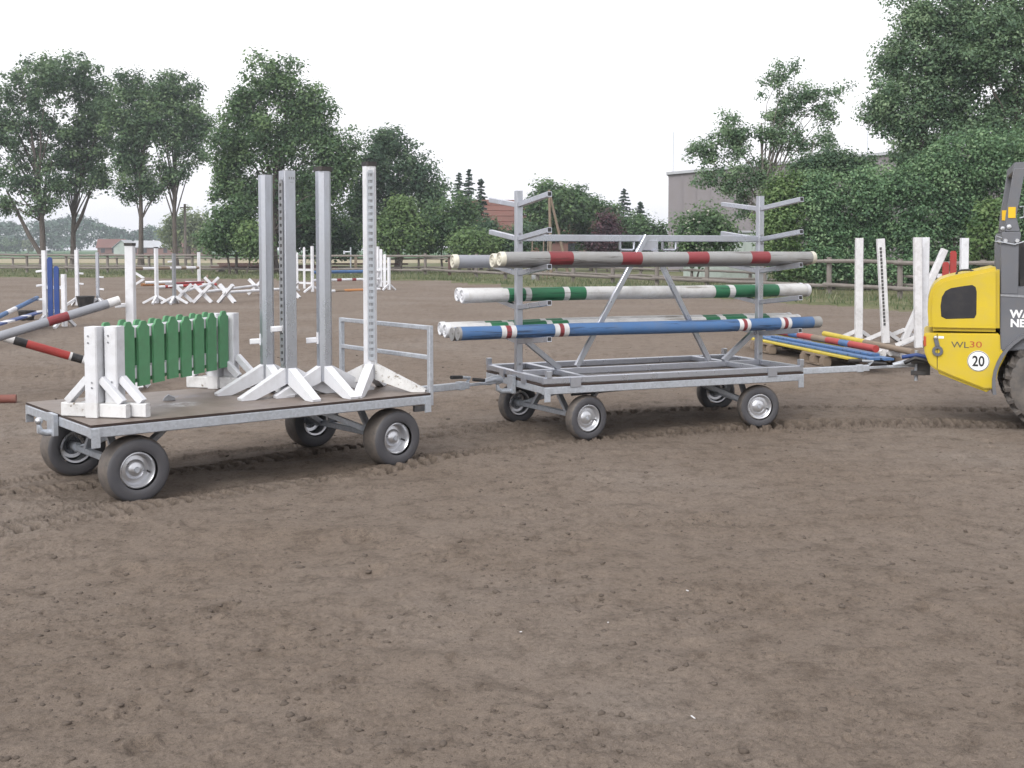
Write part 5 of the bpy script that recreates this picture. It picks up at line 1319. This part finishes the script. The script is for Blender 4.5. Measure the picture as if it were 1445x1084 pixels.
def tree(name, label, d, base_px, lobes, leaf_mat, n_leaves, leaf=0.14, trunk_r=0.22, cat='tree', group='trees round the arena', fork=None, clump=(0.40, 0.95), bark_m='bark', limbs=26, trunk_top=0.62, base_z=-0.15, shell=0.55, flower=0, thin=1.0, lean=0.0):
    """lobes: (px, py, rx_px, rz_px) measured on the photograph, each a rounded mass d metres away"""
    k = d / F_PX
    b = at(base_px, 360, d); base = Vector((b.x, d, base_z))
    th = thing(name, label, cat, base, 0, group)
    cs, rs = [], []
    area = np.array([l[2] * l[3] for l in lobes], float); area /= area.sum()
    mean_r = (clump[0] + clump[1]) / 2
    n_leaves = int(n_leaves * 1.3); nclump = max(12, int(n_leaves / 80))
    for l, w in zip(lobes, area):
        c = at(l[0], l[1], d); m = max(3, int(nclump * w))
        v = rng.normal(size=(m, 3)); v /= np.linalg.norm(v, axis=1)[:, None]
        rad = rng.random(m) ** shell
        rx, rz_ = l[2] * k, l[3] * k
        dy = rng.normal(0, 0.25) * rx if len(l) < 5 else l[4]
        jit = 1 + 0.22 * np.sin(v[:, 0] * 5 + l[0]) * np.cos(v[:, 2] * 6 + l[1])
        p = np.stack([c.x + v[:, 0] * rx * rad * jit, d + dy + v[:, 1] * rx * rad * 0.75, c.z + v[:, 2] * rz_ * rad * jit], 1)
        cs.append(p)
    C = np.concatenate(cs); n = len(C)
    C = C[C[:, 2] > 0.25]; n = len(C)
    rc = rng.uniform(clump[0], clump[1], n)
    per = np.maximum(8, (n_leaves / n * (rc / mean_r) ** 2 * rng.uniform(0.5, 1.4, n) * thin)).astype(int)
    tone_c = np.clip(0.48 + rng.normal(0, 0.22, n), 0.02, 0.98)
    V, T = clumps_to_leaves(C, rc, per, leaf, tone_c)
    V = V - np.array(base)[None]
    fast_mesh('crown', V, np.arange(len(V)), 4, [leaf_mat], th, tone=T)
    # trunk and limbs
    Cl = C - np.array(base)[None]
    top = Vector(Cl[np.argmax(Cl[:, 2])]); mid = Vector(Cl.mean(0))
    ttop = Vector((mid.x * 0.6 + lean, mid.y * 0.5, top.z * trunk_top))
    tr = MB(); K = 8
    def spine(t): return Vector((ttop.x * t ** 1.4 + 0.10 * math.sin(t * 5 + base_px), ttop.y * t, ttop.z * t))
    rad = lambda t: trunk_r * (1.35 - 0.45 * min(1, t * 8)) * (1 - 0.72 * t)
    tr.tube([spine(i / K) for i in range(K + 1)], [rad(i / K) for i in range(K + 1)], 9)
    tr.build('trunk', bark_m, th, smooth=60)
    lm = MB(); pick = rng.permutation(n)[:limbs]
    for i in pick:
        e = Vector(Cl[i]); t0 = min(0.97, max(0.32, e.z / top.z * 0.62 * rng.uniform(0.7, 1.1) / max(trunk_top, .3) * 0.9)); s = spine(t0)
        m1 = s.lerp(e, 0.45) + Vector((rng.normal() * 0.25, rng.normal() * 0.25, 0.25 + 0.08 * (e - s).length))
        r0 = rad(t0) * 0.42
        lm.tube([s, s.lerp(m1, 0.5) + Vector((0, 0, 0.05)), m1, m1.lerp(e, 0.55) + Vector((rng.normal() * .15, 0, .1)), e], [r0, r0 * 0.8, r0 * 0.6, r0 * 0.38, r0 * 0.15], 5, caps=False)
    if len(pick): lm.build('limbs', bark_m, th, smooth=60)
    if fork:
        f = MB(); e = at(fork[0], fork[1], d) - base
        f.tube([Vector((0, 0, fork[2])), Vector((0, 0, fork[2])).lerp(e, 0.4) + Vector((0, 0, -0.3)), e.lerp(Vector((0, 0, e.z)), 0.0)], [trunk_r * 0.75, trunk_r * 0.6, trunk_r * 0.3], 8)
        f.build('second_stem', bark_m, th, smooth=60)
    if flower:
        sel = rng.permutation(n)[:flower]; Cf = Cl[sel] + rng.normal(0, 0.1, (len(sel), 3)); Cf[:, 1] -= rc[sel] * 0.9; Cf[:, 2] += rc[sel] * 0.3
        V, T = clumps_to_leaves(Cf, np.full(len(sel), 0.09), np.full(len(sel), 14), 0.04, np.full(len(sel), 0.5), 0.4)
        fast_mesh('blossom', V, np.arange(len(V)), 4, ['blossom'], th, tone=T)
    return th
G1 = 'row of tall field trees on the left'
tree('field_tree', 'leftmost tall field tree, forked low into two stems', 95, 62, [(30, 135, 42, 48), (70, 112, 40, 38), (12, 195, 38, 50), (62, 195, 44, 52), (30, 255, 40, 34), (82, 262, 26, 30), (5, 290, 24, 22), (-20, 160, 40, 60), (60, 290, 25, 20)], 'leaf_oak', 22950, 0.133, 0.30, group=G1, fork=(10, 270, 0.9), trunk_top=0.72)
tree('field_tree', 'second tall field tree from the left, with one straight trunk', 97, 104, [(108, 104, 42, 34), (138, 145, 30, 42), (118, 185, 40, 50), (105, 240, 38, 40), (140, 250, 20, 26), (148, 200, 18, 24)], 'leaf_oak', 20250, 0.133, 0.27, group=G1, fork=(128, 270, 3.2), trunk_top=0.72)
tree('field_tree', 'third tall field tree from the left, slim with a bare lower trunk', 94, 200, [(184, 128, 30, 32), (172, 175, 26, 42), (205, 172, 34, 45), (190, 230, 28, 36), (212, 262, 20, 24), (180, 268, 14, 18)], 'leaf_oak', 16200, 0.125, 0.26, group=G1, trunk_top=0.75)
tree('field_tree', 'fourth tall field tree, right of the slim one', 94, 248, [(243, 126, 36, 32), (266, 165, 28, 42), (238, 185, 36, 42), (268, 215, 22, 28), (240, 245, 26, 26), (285, 185, 12, 26), (222, 150, 22, 30)], 'leaf_oak', 17550, 0.125, 0.24, group=G1, trunk_top=0.78)
tree('broad_oak', 'very broad tall tree behind the four aluminium stands', 76, 386, [(385, 118, 48, 44), (342, 150, 34, 40), (432, 150, 38, 42), (335, 205, 38, 45), (400, 200, 55, 50), (462, 200, 36, 50), (335, 262, 34, 38), (395, 268, 55, 42), (460, 270, 42, 60), (490, 225, 22, 40), (318, 240, 18, 30), (310, 275, 14, 18)], 'leaf_mid', 44000, 0.115, 0.34, trunk_top=0.6, limbs=34)
tree('dark_tree', 'dark rounded tree right of the broad one, sloping down to the right', 84, 560, [(552, 208, 34, 30), (585, 240, 32, 34), (528, 240, 32, 45), (570, 280, 46, 42), (515, 285, 30, 50), (612, 278, 28, 34), (500, 320, 30, 40), (545, 195, 14, 18)], 'leaf_deep', 26000, 0.12, 0.30)
tree('under_tree', 'dark green undergrowth below the broad tree', 79, 440, [(405, 320, 40, 35), (450, 325, 45, 34), (480, 335, 35, 26)], 'leaf_deep', 11000, 0.14, 0.12, cat='shrub', limbs=8)
tree('shrub', 'mid green shrub at the left foot of the broad tree', 74, 322, [(325, 318, 26, 34), (308, 338, 22, 22), (340, 300, 18, 22)], 'leaf_mid', 8000, 0.12, 0.10, cat='shrub', limbs=8)
tree('shrub', 'light green shrub left of the leftmost aluminium stand', 73, 350, [(352, 336, 20, 22), (362, 345, 14, 14)], 'leaf_light', 5000, 0.11, 0.08, cat='shrub', limbs=6)
tree('shrub', 'light green young tree right of the tallest stand', 77, 565, [(562, 312, 26, 30), (545, 335, 22, 22), (580, 332, 26, 24), (570, 292, 14, 14)], 'leaf_light', 9000, 0.12, 0.10, cat='shrub', limbs=10)
tree('shrub', 'dense mid green shrub left of the pole ends', 78, 625, [(618, 322, 30, 34), (648, 308, 26, 34), (600, 340, 26, 20)], 'leaf_mid', 9500, 0.125, 0.10, cat='shrub', limbs=8)
tree('shrub', 'low round yellowish green shrub directly behind the pole ends', 72, 668, [(662, 343, 22, 17), (686, 346, 18, 15)], 'leaf_light', 5000, 0.10, 0.06, cat='shrub', limbs=5)
tree('shrub', 'dark shrub right under the red roof', 74, 712, [(715, 345, 22, 16), (735, 340, 20, 22), (690, 325, 14, 18)], 'leaf_deep', 5500, 0.11, 0.06, cat='shrub', limbs=5)
def conifer(label, px, ytop, d, w_px, n=7800, ybase=352, droop=0.3):
    base = Vector((at(px, 360, d).x, d, -0.2)); th = thing('fir_tree', label, 'fir tree', base, 0, 'firs behind the arena')
    H = at(px, ytop, d).z - base.z; wr = w_px * d / F_PX / 2
    Cs, rc = [], []
    for i in range(130):
        t = i / 130.0; z = H * (0.12 + 0.87 * t) + rng.uniform(-0.1, 0.1); L = wr * (1 - t) ** 0.75 * rng.uniform(0.45, 1.15) + 0.10; a = i * 2.4 + rng.uniform(-0.5, 0.5)
        for q in (0.3, 0.62, 0.95):
            Cs.append((L * q * math.cos(a), L * q * math.sin(a), z - droop * L * q + 0.12 * L * q * q)); rc.append(0.07 + 0.16 * (1 - t) * (1.2 - q * 0.5))
    nb = len(Cs)
    C = np.array(Cs); rc = np.array(rc)
    V, T = clumps_to_leaves(C, rc, np.full(nb, n // nb), 0.09, np.clip(0.45 + rng.normal(0, .2, nb), 0, 1), 0.5)
    fast_mesh('crown', V, np.arange(len(V)), 4, ['leaf_fir'], th, tone=T)
    MB().tube([(0, 0, 0), (0, 0, H * 0.98)], [0.16, 0.02], 7).build('trunk', 'bark', th, smooth=60)
for (px, yt, d, w, lab) in ((648, 242, 100, 46, 'thin fir, leftmost of three behind the pole ends'), (662, 238, 98, 48, 'tallest of the three thin firs behind the pole ends'), (679, 250, 99, 44, 'thin fir nearest the red roof'), (880, 266, 104, 56, 'taller dark fir left of the grey hall'), (903, 283, 106, 44, 'shorter dark fir beside the taller one, left of the hall')):
    conifer(lab, px, yt, d, w)
tree('garden_tree', 'rounded mid green tree behind the timber mast', 88, 775, [(772, 300, 32, 38), (757, 328, 30, 24), (790, 276, 22, 18), (808, 295, 22, 24), (770, 268, 16, 12)], 'leaf_mid', 13000, 0.14, 0.16)
tree('garden_tree', 'mid green tree between the timber mast and the purple bush', 90, 835, [(828, 308, 26, 28), (850, 300, 24, 24), (835, 332, 34, 22), (815, 285, 18, 16)], 'leaf_mid', 10000, 0.14, 0.14)
tree('purple_bush', 'dark purple leaved bush under the top rack beam', 83, 858, [(858, 326, 15, 24), (845, 345, 16, 14)], 'leaf_purple', 4500, 0.12, 0.06, cat='shrub', limbs=5)
tree('garden_tree', 'green bushes just left of the grey hall', 86, 905, [(895, 322, 26, 20), (922, 330, 18, 16), (880, 340, 24, 14), (912, 345, 26, 12)], 'leaf_mid', 8000, 0.13, 0.10)
tree('elder_bush', 'elder bush with cream blossom in front of the grey hall', 56, 985, [(978, 328, 22, 20), (1005, 318, 18, 18), (985, 348, 26, 14), (1022, 335, 14, 16)], 'leaf_mid', 7000, 0.10, 0.06, cat='shrub', limbs=6, flower=60)
tree('airy_tree', 'airy thin crowned tree in front of the grey hall', 49, 1074, [(1018, 185, 30, 26), (992, 215, 32, 22), (1040, 205, 26, 30), (1030, 250, 34, 24), (1000, 245, 22, 18), (1095, 115, 26, 24), (1135, 140, 32, 26), (1105, 160, 34, 24), (1178, 128, 20, 16), (1170, 165, 20, 18), (1122, 92, 14, 12), (1158, 200, 20, 18), (1085, 190, 26, 28), (1120, 195, 28, 20), (1075, 250, 20, 35), (1050, 285, 16, 20)], 'leaf_poplar', 19000, 0.062, 0.15, bark_m='bark_pale', limbs=40, trunk_top=0.74, clump=(0.2, 0.46), shell=0.6)
tree('low_spreading_tree', 'dark spreading tree right of the airy one, above the hedge', 47, 1180, [(1180, 232, 36, 20), (1140, 240, 30, 18), (1212, 240, 20, 16)], 'leaf_deep', 10000, 0.065, 0.12, limbs=14, clump=(0.25, 0.6))
tree('large_tree', 'large tall tree reaching the top edge, left one of two on the right', 49, 1290, [(1285, 25, 34, 40), (1268, 85, 34, 36), (1255, 140, 34, 30), (1235, 150, 22, 20), (1310, 95, 50, 50), (1345, 165, 50, 40), (1272, 185, 26, 26), (1300, -40, 40, 40), (1245, 165, 16, 24), (1330, 30, 40, 40), (1300, 150, 30, 40), (1310, 215, 40, 30), (1275, 225, 26, 24), (1362, 100, 38, 55), (1370, 30, 34, 45)], 'leaf_poplar', 53000, 0.073, 0.24, limbs=16, clump=(0.28, 0.62))
tree('large_tree', 'large tall tree at the right edge of the picture', 48, 1425, [(1390, 60, 50, 60), (1425, 140, 50, 60), (1440, 30, 50, 60), (1400, -40, 60, 50), (1480, 90, 60, 80), (1385, 185, 40, 34), (1450, 195, 45, 40), (1500, 0, 60, 60), (1400, 215, 40, 30)], 'leaf_poplar', 48000, 0.077, 0.26, limbs=16, clump=(0.28, 0.62))
HG = 'shrubs of the hedge on the right'
hedge = [(1108, [(1108, 275, 30, 32), (1098, 325, 32, 42), (1110, 365, 34, 34)], 'leaf_light', 'light green hedge shrub behind the right rack post, leftmost of the hedge'),
         (1165, [(1160, 278, 34, 34), (1168, 330, 36, 44), (1160, 372, 34, 30)], 'leaf_hedge', 'hedge shrub second from the left, under the dark spreading tree'),
         (1225, [(1222, 275, 36, 38), (1226, 330, 38, 46), (1222, 375, 36, 30)], 'leaf_hedge', 'hedge shrub behind the two leftmost upright posts'),
         (1288, [(1282, 262, 36, 40), (1290, 325, 38, 48), (1286, 375, 38, 32), (1312, 262, 30, 40)], 'leaf_hedge', 'hedge shrub behind the touching pair of posts'),
         (1345, [(1338, 232, 40, 42), (1350, 315, 40, 52), (1346, 372, 38, 34), (1375, 265, 34, 46)], 'leaf_hedge', 'hedge shrub behind the loader hood'),
         (1410, [(1402, 225, 40, 44), (1412, 315, 40, 56), (1408, 372, 38, 34), (1435, 265, 34, 46)], 'leaf_hedge', 'hedge shrub behind the roll bar'),
         (1475, [(1470, 250, 42, 50), (1478, 325, 42, 60), (1470, 375, 38, 34)], 'leaf_hedge', 'hedge shrub cut by the right edge of the picture'),
         (1540, [(1535, 250, 42, 50), (1540, 325, 42, 60), (1540, 375, 38, 34)], 'leaf_hedge', 'hedge shrub beyond the right edge of the picture')]
for px, lb, mt, lab in hedge[:-1]:
    tree('hedge_shrub', lab, 45.5 - (px - 1108) * 0.004, px, lb, mt, 21000, 0.065, 0.10, cat='shrub', group=HG, limbs=6, clump=(0.28, 0.6))
tree('hedge_shrub', 'yellowish green shrub in front of the hedge, left of the roll bar', 41, 1395, [(1395, 325, 22, 26), (1385, 350, 22, 22), (1402, 300, 14, 14)], 'leaf_light', 6000, 0.08, 0.06, cat='shrub', group=HG, limbs=5, clump=(0.2, 0.45))
# weeping willow and woods far off on the left
tree('willow', 'pale round willow beyond the field, right of the telegraph pole', 190, 268, [(262, 318, 26, 24), (280, 330, 20, 18), (245, 332, 16, 18)], 'leaf_willow', 7000, 0.30, 0.4, limbs=6, clump=(0.8, 1.8))
def woods():
    n = 950
    px = rng.uniform(-160, 330, n); d = rng.uniform(430, 480, n)
    prof = np.interp(px, [-160, 0, 40, 75, 110, 150, 185, 215, 250, 330], [318, 316, 318, 312, 304, 322, 330, 322, 322, 318])
    py = prof + rng.random(n) ** 1.2 * (350 - prof) + rng.normal(0, 1.5, n)
    C = np.array([tuple(at(a, b, c)) for a, b, c in zip(px, py, d)])
    rc = rng.uniform(1.4, 2.8, n)
    V, T = clumps_to_leaves(C, rc, np.full(n, 34), 0.62, np.clip(0.45 + rng.normal(0, .2, n), 0, 1), 0.8)
    o = fast_mesh('far_woodland', V, np.arange(len(V)), 4, ['leaf_far'], tone=T)
    tag(o, 'bluish band of distant woods along the far side of the field', 'woods', kind='stuff')
    # bushes at its foot
woods()
for i, (px, r_, lab) in enumerate(((22, 10, 'leftmost round bush at the foot of the distant woods'), (40, 8, 'round light bush at the foot of the distant woods, middle one'), (8, 9, 'small bush at the left edge before the distant woods'))):
    tree('field_bush', lab, 425, px, [(px, 346, r_, 8)], 'leaf_willow' if i == 1 else 'leaf_mid', 1500, 0.4, 0.2, cat='shrub', group='bushes before the woods', limbs=3, clump=(0.7, 1.4), base_z=-0.3)

# ================================================================== AIR
hz = MB()
x0, x1, y0, y1, z0, z1 = -2050, 2050, -350, 1400, -1.7, 40
hz.add([(x0, y0, z0), (x1, y0, z0), (x1, y1, z0), (x0, y1, z0), (x0, y0, z1), (x1, y0, z1), (x1, y1, z1), (x0, y1, z1)], [(0, 3, 2, 1), (4, 5, 6, 7), (0, 1, 5, 4), (1, 2, 6, 5), (2, 3, 7, 6), (3, 0, 4, 7)])
hm = bpy.data.materials.new('haze'); hm.use_nodes = True; hn = hm.node_tree; hn.nodes.clear()
ho = hn.nodes.new('ShaderNodeOutputMaterial'); hv = hn.nodes.new('ShaderNodeVolumePrincipled')
hv.inputs['Color'].default_value = (0.86, 0.91, 1.0, 1); hv.inputs['Density'].default_value = 0.0006; hv.inputs['Anisotropy'].default_value = 0.2
hn.links.new(hv.outputs['Volume'], ho.inputs['Volume'])
M['haze'] = hm
tag(hz.build('haze', 'haze'), 'thin pale haze filling the air over the field', 'haze', kind='stuff')
